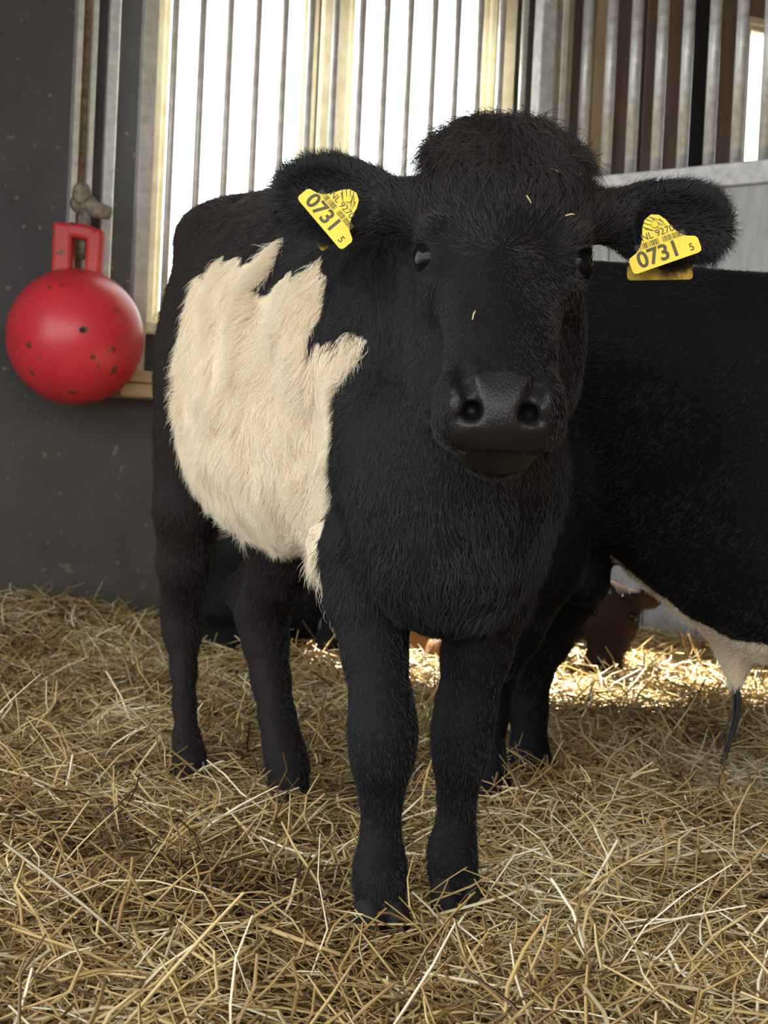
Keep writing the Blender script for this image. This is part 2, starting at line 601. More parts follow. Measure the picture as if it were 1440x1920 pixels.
for px in (1105, 1150.5, 1197, 1245.5, 1294, 1344, 1395, 1447, 1500, 1553):
    s = part_s(px, 0, 0).x
    p = PM @ Vector((s, 0, 0))
    big = 1.35 if px == 1395 else 1.0
    r = 0.0195
    if px == 1105:
        pb = MB().tube([(p.x, p.y, RZ - 0.01), (p.x, p.y, 2.52)], r, 14).build('bar', 'galvanised', pr)
        for q in pb.data.polygons:
            q.use_smooth = len(q.vertices) == 4
        pp0 = p.copy()
    else:
        dup(pb, pr, p - pp0)
PE = 1.75
MB().box((-0.03, -0.035, RZ - 0.075), (PE, 0.035, RZ), PM, 0.004).build('rail', 'galvanised', pr)
MB().box((-0.03, -0.03, 2.50), (PE, 0.03, 2.56), PM, 0.004).build('top_rail', 'galvanised', pr)
MB().box((-0.07, -0.03, 0.0), (-0.032, 0.03, 2.56), PM, 0.004).build('end_post', 'galvanised_dull', pr)
sj = part_s(1350, 430, 0).x
pw = 0.2
x = sj - 5 * pw
while x < PE:
    lo_, hi_ = max(x, -0.03), min(x + pw - 0.006, PE)
    if hi_ - lo_ > 0.02:
        MB().box((lo_, -0.02, 0.03), (hi_, 0.02, RZ - 0.077), PM, 0.003).build('plank', 'grey_plank', pr)
    x += pw
# ------------------------------------------------------------------ red ball toy
BY = 4.42
bc = at(141, 632, BY)
BR = 127.5 / FPX * BY
ball = empty('toy_ball', bc - Vector((0, 0, BR)))
tag(ball, 'big red scuffed stable ball with a handle hanging beside the window', 'ball')
mb = MB().sphere(bc, BR, 64, 40)
mb.build('ball_body', 'ball_red', ball, smooth=True)
hw = BR * 0.36
hs = []
top = bc.z + BR * 0.93
outer = [(-0.36, -0.05), (-0.375, 0.35), (-0.37, 0.68), (-0.34, 0.76), (0.0, 0.74), (0.34, 0.66), (0.37, 0.58), (0.36, 0.3), (0.33, -0.05)]
inner = [(0.10, 0.0), (0.12, 0.30), (0.10, 0.42), (0.0, 0.46), (-0.06, 0.42), (-0.06, 0.3), (-0.02, 0.0)]
# two straps and a cross bar
hd = MB()


def strap(pts, wd, th):
    pts = [bc + Vector((px * BR, 0, BR * 0.93 + pz * BR)) for px, pz in pts]
    n = len(pts)
    vs = []
    for i, p in enumerate(pts):
        t = (pts[min(i + 1, n - 1)] - pts[max(i - 1, 0)]).normalized()
        s = Vector((t.z, 0, -t.x))
        for du, dv in ((-1, -1), (1, -1), (1, 1), (-1, 1)):
            vs.append(p + s * du * wd + Vector((0, dv * th, 0)))
    fs = []
    for i in range(n - 1):
        for k in range(4):
            fs.append((i * 4 + k, i * 4 + (k + 1) % 4, i * 4 + 4 + (k + 1) % 4, i * 4 + 4 + k))
    fs += [(3, 2, 1, 0), tuple((n - 1) * 4 + k for k in range(4))]
    hd.add(vs, fs)


strap([(-0.22, -0.10), (-0.22, 0.1), (-0.225, 0.35), (-0.23, 0.60), (-0.22, 0.72)], 0.150 * BR, 0.15 * BR)
strap([(0.23, -0.10), (0.235, 0.1), (0.245, 0.35), (0.25, 0.56), (0.23, 0.64)], 0.125 * BR, 0.15 * BR)
strap([(-0.24, 0.60), (-0.1, 0.62), (0.1, 0.60), (0.26, 0.54)], 0.11 * BR, 0.148 * BR)
ho = hd.build('handle', 'ball_handle', ball)
bm_ = ho.modifiers.new('bevel', 'BEVEL')
bm_.width = 0.012
bm_.segments = 2
MB().tube([bc + Vector((0.30 * BR, -0.955 * BR, 0.02 * BR)), bc + Vector((0.30 * BR, -0.99 * BR, 0.02 * BR))], 0.008, 10).build('air_valve', 'black_gap', ball)
# clamp and knotted cord that hold it
hk = empty('cord_hook', at(165, 390, 4.5))
tag(hk, 'dusty clamp and knotted cord holding the red ball to the channel', 'hook')
q = at(160, 392, 4.5)
MB().tube([q + Vector((-0.035, 0.08, 0.03)), q + Vector((-0.01, 0.02, 0.02)), q + Vector((0.03, 0, 0)), q + Vector((0.075, -0.01, -0.012))], [0.03, 0.036, 0.026, 0.019], 12).build('clamp', 'cord_grey', hk, smooth=True)
MB().tube([q + Vector((0.0, 0.0, 0.0)), q + Vector((0.012, -0.03, -0.04)), q + Vector((0.010, -0.07, -0.09)), q + Vector((0.004, -0.03, -0.145)), q + Vector((-0.01, 0.02, -0.13)), q + Vector((-0.012, 0.03, -0.06)), q + Vector((-0.015, 0.03, 0.0))], 0.014, 10).build('cord', 'cord_grey', hk, smooth=True)
MB().sphere(q + Vector((-0.012, -0.005, 0.045)), (0.028, 0.03, 0.035)).build('knot', 'cord_grey', hk, smooth=True)

# ------------------------------------------------------------------ implicit surfaces for the animals


def smin(a, b, k):
    h = np.clip(0.5 + 0.5 * (b - a) / k, 0, 1)
    return b * (1 - h) + a * h - k * h * (1 - h)


class Field:
    def __init__(self, xs, ys, zs):
        self.ax = [np.asarray(v, np.float32) for v in (xs, ys, zs)]
        self.F = np.full([len(v) for v in self.ax], 0.2, np.float32)

    def sub(self, lo, hi):
        sl = tuple(slice(max(0, int(np.searchsorted(v, l))), int(np.searchsorted(v, h))) for v, l, h in zip(self.ax, lo, hi))
        X = self.ax[0][sl[0]][:, None, None]
        Y = self.ax[1][sl[1]][None, :, None]
        Z = self.ax[2][sl[2]][None, None, :]
        return sl, X, Y, Z

    def put(self, sl, d, k, cut):
        cur = self.F[sl]
        if cut:
            self.F[sl] = -smin(-cur, d, k)
        else:
            self.F[sl] = smin(cur, d, k)

    def cone(self, p, r, q, s, k=0.03, cut=False, flat=None):
        p, q = np.array(p, float), np.array(q, float)
        m = max(r, s) + k * 1.5 + 0.02
        sl, X, Y, Z = self.sub(np.minimum(p, q) - m, np.maximum(p, q) + m)
        d = q - p
        t = np.clip(((X - p[0]) * d[0] + (Y - p[1]) * d[1] + (Z - p[2]) * d[2]) / max(d @ d, 1e-9), 0, 1)
        dx, dy, dz = X - (p[0] + t * d[0]), Y - (p[1] + t * d[1]), Z - (p[2] + t * d[2])
        if flat is not None:     # squeeze across a direction: (unit vector, factor > 1 makes it thinner there)
            u, fct = flat
            e = dx * u[0] + dy * u[1] + dz * u[2]
            dist = np.sqrt(np.maximum(dx * dx + dy * dy + dz * dz + e * e * (fct * fct - 1), 1e-12))
        else:
            dist = np.sqrt(dx * dx + dy * dy + dz * dz)
        self.put(sl, (dist - (r + (s - r) * t)).astype(np.float32), k, cut)

    def chain(self, pts, k=0.03, flat=None):
        for (p, r), (q, s) in zip(pts[:-1], pts[1:]):
            self.cone(p, r, q, s, k, flat=flat)

    def ell(self, c, r, R=None, k=0.03, cut=False):
        c, r = np.array(c, float), np.array(r, float)
        m = max(r) + k * 1.5 + 0.02
        sl, X, Y, Z = self.sub(c - m, c + m)
        R = np.eye(3) if R is None else np.array(R)
        dx, dy, dz = X - c[0], Y - c[1], Z - c[2]
        u = [R[i, 0] * dx + R[i, 1] * dy + R[i, 2] * dz for i in range(3)]
        k0 = np.sqrt(sum((u[i] / r[i]) ** 2 for i in range(3))) + 1e-6
        k1 = np.sqrt(sum((u[i] / r[i] ** 2) ** 2 for i in range(3))) + 1e-6
        self.put(sl, (k0 * (k0 - 1) / k1).astype(np.float32), k, cut)

    def trunk(self, M, u, v, st, k=0.05):
        """st: rows (a, half width, top, bottom) along u from point M"""
        st = np.array(st, float)
        L = 1.1
        c = np.array([M[0], M[1]])
        e = [c + u[:2] * a + v[:2] * b for a in (st[0, 0] - .05, st[-1, 0] + .05) for b in (-.35, .35)]
        lo = np.array([min(p[0] for p in e), min(p[1] for p in e), 0.0])
        hi = np.array([max(p[0] for p in e), max(p[1] for p in e), 1.2])
        sl, X, Y, Z = self.sub(lo, hi)
        a = (X - M[0]) * u[0] + (Y - M[1]) * u[1]
        b = (X - M[0]) * v[0] + (Y - M[1]) * v[1]
        aa = np.linspace(st[0, 0], st[-1, 0], 200)

        def smooth(col):
            y = np.interp(aa, st[:, 0], col)
            for _ in range(60):
                y[1:-1] = 0.25 * y[:-2] + 0.5 * y[1:-1] + 0.25 * y[2:]
            return y
        ac = np.clip(a, st[0, 0], st[-1, 0])
        if st.shape[1] > 4:
            b = b - np.interp(ac, aa, smooth(st[:, 4]))
        w = np.interp(ac, aa, smooth(st[:, 1]))
        t = np.interp(ac, aa, smooth(st[:, 2]))
        o = np.interp(ac, aa, smooth(st[:, 3]))
        zc, h = (t + o) / 2, (t - o) / 2
        zz = (Z - zc) / h
        ww = w * (1 - 0.10 * zz)          # a barrel, wider below
        n = 2.25
        g = (np.abs(b / ww) ** n + np.abs(zz) ** n) ** (1 / n)
        d = (g - 1) * np.minimum(ww, h) * 0.95
        over = np.maximum(a - st[-1, 0], st[0, 0] - a)
        d = np.where(over > 0, np.sqrt(np.maximum(d, 0) ** 2 + over ** 2) + np.minimum(d, 0) * 0.2, d)
        self.put(sl, d.astype(np.float32), k, False)

    def mesh(self):
        F = self.F
        ins = F < 0
        c = [ins[i:F.shape[0] - 1 + i, j:F.shape[1] - 1 + j, k:F.shape[2] - 1 + k] for i in (0, 1) for j in (0, 1) for k in (0, 1)]
        any_, all_ = c[0].copy(), c[0].copy()
        for q in c[1:]:
            any_ |= q
            all_ &= q
        act = any_ & ~all_
        idx = np.argwhere(act)
        num = np.full(act.shape, -1, np.int64)
        num[act] = np.arange(len(idx))
        acc = np.zeros((len(idx), 3))
        cnt = np.zeros(len(idx))
        for axis in range(3):
            o1, o2 = [t for t in range(3) if t != axis]
            for s1 in (0, 1):
                for s2 in (0, 1):
                    p = idx.copy()
                    p[:, o1] += s1
                    p[:, o2] += s2
                    q = p.copy()
                    q[:, axis] += 1
                    f0 = F[p[:, 0], p[:, 1], p[:, 2]]
                    f1 = F[q[:, 0], q[:, 1], q[:, 2]]
                    x = (f0 < 0) != (f1 < 0)
                    t = np.where(x, f0 / np.where(x, f0 - f1, 1), 0)
                    P = np.stack([self.ax[i][p[:, i]] for i in range(3)], 1).astype(float)
                    P[:, axis] += t * (self.ax[axis][q[:, axis]] - self.ax[axis][p[:, axis]])
                    acc[x] += P[x]
                    cnt[x] += 1
        V = acc / cnt[:, None]
        quads = []
        for axis in range(3):
            o1, o2 = (axis + 1) % 3, (axis + 2) % 3
            sa = [slice(None)] * 3
            sb = [slice(None)] * 3
            sa[axis] = slice(0, -1)
            sb[axis] = slice(1, None)
            x = ins[tuple(sa)] != ins[tuple(sb)]
            e = np.argwhere(x)
            e = e[(e[:, o1] > 0) & (e[:, o2] > 0) & (e[:, o1] < F.shape[o1] - 1) & (e[:, o2] < F.shape[o2] - 1)]
            flip = ins[e[:, 0], e[:, 1], e[:, 2]]
            ids = []
            for d1, d2 in ((-1, -1), (0, -1), (0, 0), (-1, 0)):
                g = e.copy()
                g[:, o1] += d1
                g[:, o2] += d2
                ids.append(num[g[:, 0], g[:, 1], g[:, 2]])
            Q = np.stack(ids, 1)
            Q[~flip] = Q[~flip][:, ::-1]
            quads.append(Q)
        return V, np.concatenate(quads)


def relax(V, Q, it=2, lam=0.5):
    for _ in range(it):
        s = np.zeros_like(V)
        c = np.zeros(len(V))
        for i in range(4):
            for j in (1, 3):
                np.add.at(s, Q[:, i], V[Q[:, (i + j) % 4]])
                np.add.at(c, Q[:, i], 1)
        V = V + lam * (s / np.maximum(c, 1)[:, None] - V)
    return V


def normals(V, Q):
    n = np.cross(V[Q[:, 2]] - V[Q[:, 0]], V[Q[:, 3]] - V[Q[:, 1]])
    vn = np.zeros_like(V)
    for i in range(4):
        np.add.at(vn, Q[:, i], n)
    return vn / np.maximum(np.linalg.norm(vn, axis=1), 1e-12)[:, None], np.linalg.norm(n, axis=1) / 2


def body_object(name, V, Q, parent, tone, wet):
    off = np.array(parent.location)
    me = bpy.data.meshes.new(name)
    me.vertices.add(len(V))
    me.vertices.foreach_set('co', (V - off).astype(np.float32).ravel())
    me.loops.add(Q.size)
    me.loops.foreach_set('vertex_index', Q.astype(np.int32).ravel())
    me.polygons.add(len(Q))
    me.polygons.foreach_set('loop_start', np.arange(0, Q.size, 4, dtype=np.int32))
    me.polygons.foreach_set('use_smooth', np.ones(len(Q), bool))
    me.update(calc_edges=True)
    me.validate()
    a = me.attributes.new('tone', 'FLOAT_COLOR', 'POINT')
    a.data.foreach_set('color', np.concatenate([tone, np.ones((len(V), 1))], 1).astype(np.float32).ravel())
    w = me.attributes.new('wet', 'FLOAT', 'POINT')
    w.data.foreach_set('value', wet.astype(np.float32))
    me.materials.append(MATS['calf_skin'])
    o = bpy.data.objects.new(name, me)
    COL.objects.link(o)
    o.parent = parent
    return o


_lat = rng.standard_normal((32, 32, 32, 3))


def vnoise(P, f):
    """smooth vector noise"""
    g = P * f
    i = np.floor(g).astype(int)
    t = g - i
    t = t * t * (3 - 2 * t)
    out = 0
    for a in (0, 1):
        for b in (0, 1):
            for c in (0, 1):
                w = (t[:, 0] if a else 1 - t[:, 0]) * (t[:, 1] if b else 1 - t[:, 1]) * (t[:, 2] if c else 1 - t[:, 2])
                out = out + w[:, None] * _lat[(i[:, 0] + a) % 32, (i[:, 1] + b) % 32, (i[:, 2] + c) % 32]
    return out


def scatter(V, Q, vn, area, dens, n):
    """n random surface points, weighted by area times a per-vertex density"""
    w = area * dens[Q].mean(1)
    cum = np.cumsum(w)
    f = np.searchsorted(cum, rng.random(n) * cum[-1])
    f = np.minimum(f, len(Q) - 1)
    s, t = rng.random(n)[:, None], rng.random(n)[:, None]
    q = Q[f]
    mixv = lambda a: (1 - s) * (1 - t) * a[q[:, 0]] + s * (1 - t) * a[q[:, 1]] + s * t * a[q[:, 2]] + (1 - s) * t * a[q[:, 3]]
    P = mixv(V)
    nn = mixv(vn)
    return P, nn / np.linalg.norm(nn, axis=1)[:, None]


def coat(name, P, nrm, flow, length, lift, mat, parent, K=5, rad=0.00028, droop=0.0, wave=0.0, clump=0.0, label=None):
    """strands rooted at P that lie along flow, raised by lift"""
    n = len(P)
    tang = flow - nrm * (flow * nrm).sum(1)[:, None]
    tang /= np.maximum(np.linalg.norm(tang, axis=1), 1e-6)[:, None]
    tang = tang + clump * vnoise(P, 26.0) + 0.22 * rng.standard_normal((n, 3))
    d = tang * np.sqrt(np.maximum(1 - lift ** 2, 0))[:, None] + nrm * lift[:, None]
    d /= np.linalg.norm(d, axis=1)[:, None]
    length = length * rng.uniform(0.65, 1.15, n)
    ts = np.linspace(0, 1, K)
    pts = np.zeros((n, K, 3))
    wv = vnoise(P, 40.0) * wave
    for i, t in enumerate(ts):
        bend = -nrm * (lift * 0.55 * t * t)[:, None]
        pts[:, i] = P - nrm * 0.0006 + (d * t + bend) * length[:, None] + np.array([0, 0, -1.0]) * (droop * t * t * length)[:, None] + wv * (math.sin(t * 6.0) * length)[:, None]
    pts -= np.array(parent.location)
    hc = bpy.data.hair_curves.new(name)
    hc.add_curves([K] * n)
    hc.attributes['position'].data.foreach_set('vector', pts.astype(np.float32).ravel())
    ra = hc.attributes.get('radius') or hc.attributes.new('radius', 'FLOAT', 'POINT')
    rr = np.tile(rad * (1 - 0.85 * ts ** 1.5), n) * np.repeat(rng.uniform(0.75, 1.25, n), K)
    ra.data.foreach_set('value', rr.astype(np.float32))
    hc.materials.append(MATS[mat])
    o = bpy.data.objects.new(name, hc)
    COL.objects.link(o)
    o.parent = parent
    if label:
        o['label'] = label
    return o


def in_poly(x, y, poly):
    inside = np.zeros(len(x), bool)
    n = len(poly)
    for i in range(n):
        x0, y0 = poly[i]
        x1, y1 = poly[(i + 1) % n]
        c = (y0 > y) != (y1 > y)
        with np.errstate(divide='ignore', invalid='ignore'):
            xx = (x1 - x0) * (y - y0) / (y1 - y0) + x0
        inside ^= c & (x < xx)
    return inside


def rotx(a):
    c, s = math.cos(a), math.sin(a)
    return np.array([[1, 0, 0], [0, c, s], [0, -s, c]])


def rotz(a):
    c, s = math.cos(a), math.sin(a)
    return np.array([[c, s, 0], [-s, c, 0], [0, 0, 1]])


def roty(a):
    c, s = math.cos(a), math.sin(a)
    return np.array([[c, 0, s], [0, 1, 0], [-s, 0, c]])


def hoof(parent, c, fwd, r=0.030, h=0.055):
    """two claws side by side, one mesh; fwd points to the toe"""
    c, fwd = Vector(c), Vector(fwd).normalized()
    s = Vector((-fwd.y, fwd.x, 0))
    m = MB()
    for e in (-1, 1):
        rings = []
        n = 14
        vs, fs = [], []
        for z, sc, sh in ((0.0, 1.12, 0.012), (0.35 * h, 1.05, 0.008), (0.8 * h, 0.92, 0.0), (h, 0.75, -0.003)):
            for k in range(n):
                a = 2 * PI * k / n
                x = math.cos(a) * r * 1.25 * sc
                y = math.sin(a) * r * 0.56 * sc
                vs.append(c + fwd * (x + sh) + s * (e * r * 0.52 + y) + Vector((0, 0, z)))
        for i in range(3):
            for k in range(n):
                k2 = (k + 1) % n
                fs.append((i * n + k, i * n + k2, (i + 1) * n + k2, (i + 1) * n + k))
        fs += [tuple(reversed(range(n))), tuple(3 * n + k for k in range(n))]
        m.add(vs, fs)
    return m.build('hoof', 'hoof_horn', parent, smooth=True)
# ------------------------------------------------------------------ the belted calf in front
UF = np.array([0.379, -0.926, 0.0])
UF /= np.linalg.norm(UF)
VL = np.array([-UF[1], UF[0], 0.0])          # the calf's left (right in the picture)
CM = np.array([-0.096, 2.078, 0.0])


def body(a, b, z):
    return CM + UF * a + VL * b + np.array([0, 0, z])


EYE = np.array([0.108, 1.515, 0.744])


YAW = math.radians(-2.0)
HYM = np.array([[math.cos(YAW), math.sin(YAW), 0], [-math.sin(YAW), math.cos(YAW), 0], [0, 0, 1]])    # world offset -> head frame


def hd_(x, f, z):
    """head frame: x to the calf's left, f forward, z up, from the point between the eyes"""
    return EYE + HYM.T @ np.array([x, -f, z])


def hell(c, r, R=None, k=0.03, cut=False):
    fd.ell(c, r, HYM if R is None else R @ HYM, k, cut)


xs = np.arange(-0.44, 0.46, 0.0048)
ys = np.concatenate([np.arange(1.27, 1.70, 0.004), np.arange(1.70, 2.80, 0.008)])
zs = np.concatenate([np.arange(-0.01, 0.48, 0.006), np.arange(0.48, 1.03, 0.0042)])
fd = Field(xs, ys, zs)
fd.trunk(CM, UF, VL, [
    (-0.53, 0.040, 0.79, 0.62, 0), (-0.49, 0.098, 0.86, 0.56, 0), (-0.42, 0.126, 0.92, 0.50, 0), (-0.30, 0.138, 0.960, 0.450, 0),
    (-0.15, 0.160, 0.935, 0.425, 0), (0.0, 0.164, 0.905, 0.420, 0.004), (0.15, 0.138, 0.880, 0.415, 0.012), (0.28, 0.106, 0.855, 0.400, 0.022),
    (0.38, 0.100, 0.79, 0.380, 0.028), (0.45, 0.085, 0.70, 0.41, 0.03), (0.50, 0.05, 0.62, 0.48, 0.03)], 0.05)
# hips, thighs
for s in (-1, 1):
    fd.ell(body(-0.31, s * 0.085, 0.875), (0.05, 0.05, 0.045), k=0.06)
    fd.ell(body(-0.38, s * 0.066, 0.68), (0.066, 0.105, 0.18), k=0.05)
    fd.ell(body(0.30, 0.022 + s * 0.058, 0.66), (0.055, 0.085, 0.16), k=0.05)          # shoulder blade
    fd.ell(body(0.37, 0.026 + s * 0.064, 0.525), (0.05, 0.07, 0.095), k=0.05)
# neck, throat, chest
fd.cone(body(0.26, 0, 0.70), 0.128, hd_(0.0, -0.115, 0.0), 0.078, 0.07)
fd.cone(body(0.22, 0, 0.785), 0.075, hd_(0.0, -0.115, 0.065), 0.062, 0.06)
fd.cone(body(0.40, 0.02, 0.57), 0.108, hd_(0.005, -0.090, -0.075), 0.068, 0.06)
fd.ell(body(0.43, 0.015, 0.50), (0.108, 0.095, 0.15), k=0.06)
fd.ell(body(0.42, 0.01, 0.425), (0.060, 0.07, 0.062), k=0.06)
# right fore leg (left in the picture)
RF = [(A(690, 1040, 1.76), 0.066), (A(690, 1120, 1.745), 0.048), (A(703, 1225, 1.725), 0.036), (A(715, 1320, 1.705), 0.0335), (A(718, 1375, 1.695), 0.0365), (A(716, 1430, 1.695), 0.032), (A(715, 1500, 1.705), 0.0215), (A(714, 1560, 1.71), 0.0205), (A(713, 1618, 1.705), 0.0265), (A(713, 1655, 1.69), 0.0265), (A(713, 1715, 1.68), 0.0275)]
fd.chain(RF, 0.018)
LF = [(A(925, 1040, 1.80), 0.066), (A(915, 1120, 1.80), 0.050), (A(893, 1225, 1.80), 0.040), (A(874, 1325, 1.805), 0.034), (A(866, 1378, 1.80), 0.0345), (A(861, 1430, 1.80), 0.029), (A(857, 1490, 1.81), 0.0215), (A(856, 1540, 1.815), 0.0205), (A(848, 1590, 1.81), 0.0265), (A(848, 1625, 1.80), 0.0265), (A(852, 1672, 1.795), 0.0285)]
fd.chain(LF, 0.018)
# hind legs: stifle, gaskin, hock with its point behind, shank, fetlock
RH = [(A(372, 820, 2.38), 0.070), (A(354, 950, 2.38), 0.054), (A(346, 1060, 2.41), 0.042), (A(341, 1140, 2.455), 0.033), (A(342, 1185, 2.455), 0.030), (A(345, 1260, 2.44), 0.0195), (A(346, 1320, 2.42), 0.0175), (A(350, 1385, 2.40), 0.020), (A(355, 1420, 2.385), 0.0245), (A(360, 1468, 2.37), 0.026)]
fd.chain(RH, 0.018)
fd.cone(A(344, 1080, 2.50), 0.021, A(341, 1160, 2.48), 0.022, 0.02)
LH = [(A(560, 900, 2.30), 0.085), (A(540, 1000, 2.28), 0.065), (A(520, 1080, 2.31), 0.046), (A(496, 1140, 2.35), 0.038), (A(498, 1200, 2.355), 0.035), (A(508, 1275, 2.34), 0.029), (A(520, 1345, 2.32), 0.027), (A(532, 1400, 2.30), 0.029), (A(540, 1435, 2.285), 0.030), (A(543, 1475, 2.27), 0.030)]
fd.chain(LH, 0.018)
fd.cone(A(445, 1108, 2.43), 0.018, A(474, 1160, 2.38), 0.027, 0.025)
fd.cone(A(445, 1108, 2.43), 0.017, A(528, 1000, 2.33), 0.034, 0.03)
fd.cone(A(344, 1080, 2.50), 0.018, A(352, 985, 2.41), 0.034, 0.03)
# tail root on the far side of the rump
fd.chain([(body(-0.50, 0, 0.89), 0.030), (body(-0.555, 0.0, 0.82), 0.020), (body(-0.575, 0.0, 0.60), 0.014), (body(-0.575, 0.01, 0.42), 0.012)], 0.03)
# ---- head
T = math.radians(31)
hell(hd_(0, -0.080, 0.050), (0.082, 0.082, 0.088), k=0.03)
hell(hd_(0, -0.045, 0.106), (0.080, 0.052, 0.046), k=0.03)                  # poll
hell(hd_(0, -0.038, 0.030), (0.078, 0.046, 0.095), rotx(-T * 0.8), k=0.03)      # flat forehead
for s in (-1, 1):
    fd.cone(hd_(s * 0.040, -0.025, -0.010), 0.038, hd_(s * 0.023, 0.080, -0.124), 0.030, 0.02)   # sides of the nose bridge
    hell(hd_(s * 0.053, -0.070, -0.080), (0.040, 0.062, 0.092), rotx(-0.30), k=0.03)        # cheek and jaw muscle
    fd.cone(hd_(s * 0.045, -0.085, -0.120), 0.030, hd_(s * 0.020, 0.055, -0.182), 0.022, 0.03)     # jaw bone
    hell(hd_(s * 0.069, -0.008, 0.026), (0.018, 0.024, 0.014), rotz(s * 0.4), k=0.026)          # brow
    hell(hd_(s * 0.062, -0.008, -0.030), (0.018, 0.030, 0.026), rotx(-T), k=0.02)            # cheek bone
fd.cone(hd_(0, -0.020, 0.005), 0.050, hd_(0, 0.088, -0.124), 0.034, 0.02)                # nose bridge
for s in (-1, 1):
    hell(hd_(s * 0.088, 0.035, -0.088), (0.026, 0.060, 0.040), rotx(-T), k=0.03, cut=True)      # hollow beside the bridge
hell(hd_(0, 0.098, -0.160), (0.055, 0.046, 0.041), rotx(0.25), k=0.024)         # muzzle
for s in (-1, 1):
    hell(hd_(s * 0.033, 0.106, -0.152), (0.028, 0.035, 0.031), rotx(0.2), k=0.016)     # nostril wings
    hell(hd_(s * 0.038, 0.082, -0.176), (0.024, 0.040, 0.021), k=0.018)             # upper lip
hell(hd_(0, 0.070, -0.201), (0.036, 0.046, 0.013), rotx(-0.40), k=0.008)         # lower lip
# mouth line, a shallow slit that drops to the corners
for s in (-1, 1):
    fd.cone(hd_(0, 0.142, -0.192), 0.0032, hd_(s * 0.034, 0.122, -0.196), 0.0032, 0.004, cut=True)
    fd.cone(hd_(s * 0.034, 0.122, -0.196), 0.0032, hd_(s * 0.056, 0.072, -0.198), 0.0030, 0.004, cut=True)
    # nostrils: comma-shaped, wide below and drawn up and out
    fd.cone(hd_(s * 0.0240, 0.156, -0.164), 0.0102, hd_(s * 0.027, 0.116, -0.160), 0.009, 0.004, cut=True)
    fd.cone(hd_(s * 0.0255, 0.148, -0.157), 0.0092, hd_(s * 0.0345, 0.126, -0.131), 0.0078, 0.004, cut=True)
    fd.cone(hd_(s * 0.0345, 0.126, -0.131), 0.0075, hd_(s * 0.0365, 0.117, -0.120), 0.0045, 0.004, cut=True)
    fd.cone(hd_(s * 0.037, 0.134, -0.169), 0.0030, hd_(s * 0.026, 0.148, -0.166), 0.0065, 0.006, cut=True)
    # eye: lids around a ball, with an opening
    e = hd_(s * 0.0715, -0.013, -0.002)
    hell(e, (0.0220, 0.0245, 0.0235), k=0.012)
    o = HYM.T @ np.array([s * 0.70, -0.71, -0.02])
    hell(e + o * 0.017, (0.0110, 0.0165, 0.0140), rotz(-s * 0.78), k=0.004, cut=True)
    hell(hd_(s * 0.066, 0.014, -0.028), (0.010, 0.012, 0.006), rotz(s * 0.5), k=0.012)      # lower lid fold


def ear(s, root, tip, drop, face):
    """a cupped leaf from root to tip; drop is its lower edge direction, face the open side"""
    root, tip = np.array(root), np.array(tip)
    ax = tip - root
    L = np.linalg.norm(ax)
    ax /= L
    fc = np.array(face, float)
    fc -= ax * (fc @ ax)
    fc /= np.linalg.norm(fc)
    up = np.cross(fc, ax)
    R = np.stack([ax, fc, up])
    fd.cone(root - ax * 0.02, 0.030, root + ax * 0.035, 0.026, 0.02)
    c = root + ax * L * 0.55
    fd.ell(c, (L * 0.50, 0.026, 0.043), R, k=0.016)
    fd.ell(c + ax * 0.012 + fc * 0.021, (L * 0.40, 0.020, 0.033), R, k=0.007, cut=True)
    return R


EARS = []
rl, tl = A(770, 392, 1.575), A(520, 360, 1.60)
EARS.append((rl, tl, ear(-1, rl, tl, -1, (0.05, -1, -0.15))))
rr, tr_ = A(1118, 405, 1.575), A(1360, 428, 1.60)
EARS.append((rr, tr_, ear(1, rr, tr_, -1, (-0.05, -1, -0.20))))
V, Q = fd.mesh()
V = relax(V, Q, 2, 0.45)
vn, area = normals(V, Q)
print('calf verts', len(V))

# regions
h = (V - EYE) @ HYM.T
hx, hf, hz = h[:, 0], -h[:, 1], h[:, 2]
is_head = (hf > -0.12) & (hz > -0.24) & (np.abs(hx) < 0.30) & (V[:, 2] > 0.50)
ba, bb = (V - CM) @ UF, (V - CM) @ VL
# nose pad: bare wet skin between and round the nostrils down to the lip
pad = (hf > 0.098) & (np.abs(hx) < 0.046) & (hz < -0.124 - 7.0 * hx ** 2) & (hz > -0.196) & (hf + 0.35 * hz > 0.045)
lip = (hf > 0.06) & (np.abs(hx) < 0.04) & (hz < -0.199) & (hz > -0.222)
# belt of white, traced in body coordinates (distance along the body, height)
BELT = [(-0.075, .818), (0.013, .793), (0.051, .801), (0.069, .828), (0.098, .821), (0.105, .797), (0.097, .778), (0.076, .751), (0.102, .751), (0.165, .757), (0.255, .764), (0.283, .772),
        (0.325, .747), (0.328, .726), (0.326, .701), (0.298, .671), (0.305, .653), (0.328, .663), (0.351, .671), (0.362, .658), (0.378, .675), (0.401, .684), (0.395, .667), (0.376, .642),
        (0.360, .617), (0.357, .587), (0.332, .554), (0.300, .524), (0.285, .486), (0.325, .461), (0.325, .444), (0.32, .413), (0.31, .389), (0.30, .30),
        (-0.28, .30), (-0.28, .42), (-0.253, .52), (-0.177, .646), (-0.18, .709), (-0.175, .755), (-0.159, .801)]
jag = vnoise(V, 30.0)
belt = in_poly(ba + 0.006 * jag[:, 0], V[:, 2] + 0.010 * jag[:, 1], BELT) & (np.abs(bb) > -1) & ~is_head
def near_chain(V, ch, extra):
    m_ = np.zeros(len(V), bool)
    for (p, r), (q, s) in zip(ch[:-1], ch[1:]):
        d = q - p
        t = np.clip(((V - p) @ d) / (d @ d), 0, 1)
        m_ |= np.linalg.norm(V - (p + t[:, None] * d), axis=1) < r + (s - r) * t + extra
    return m_


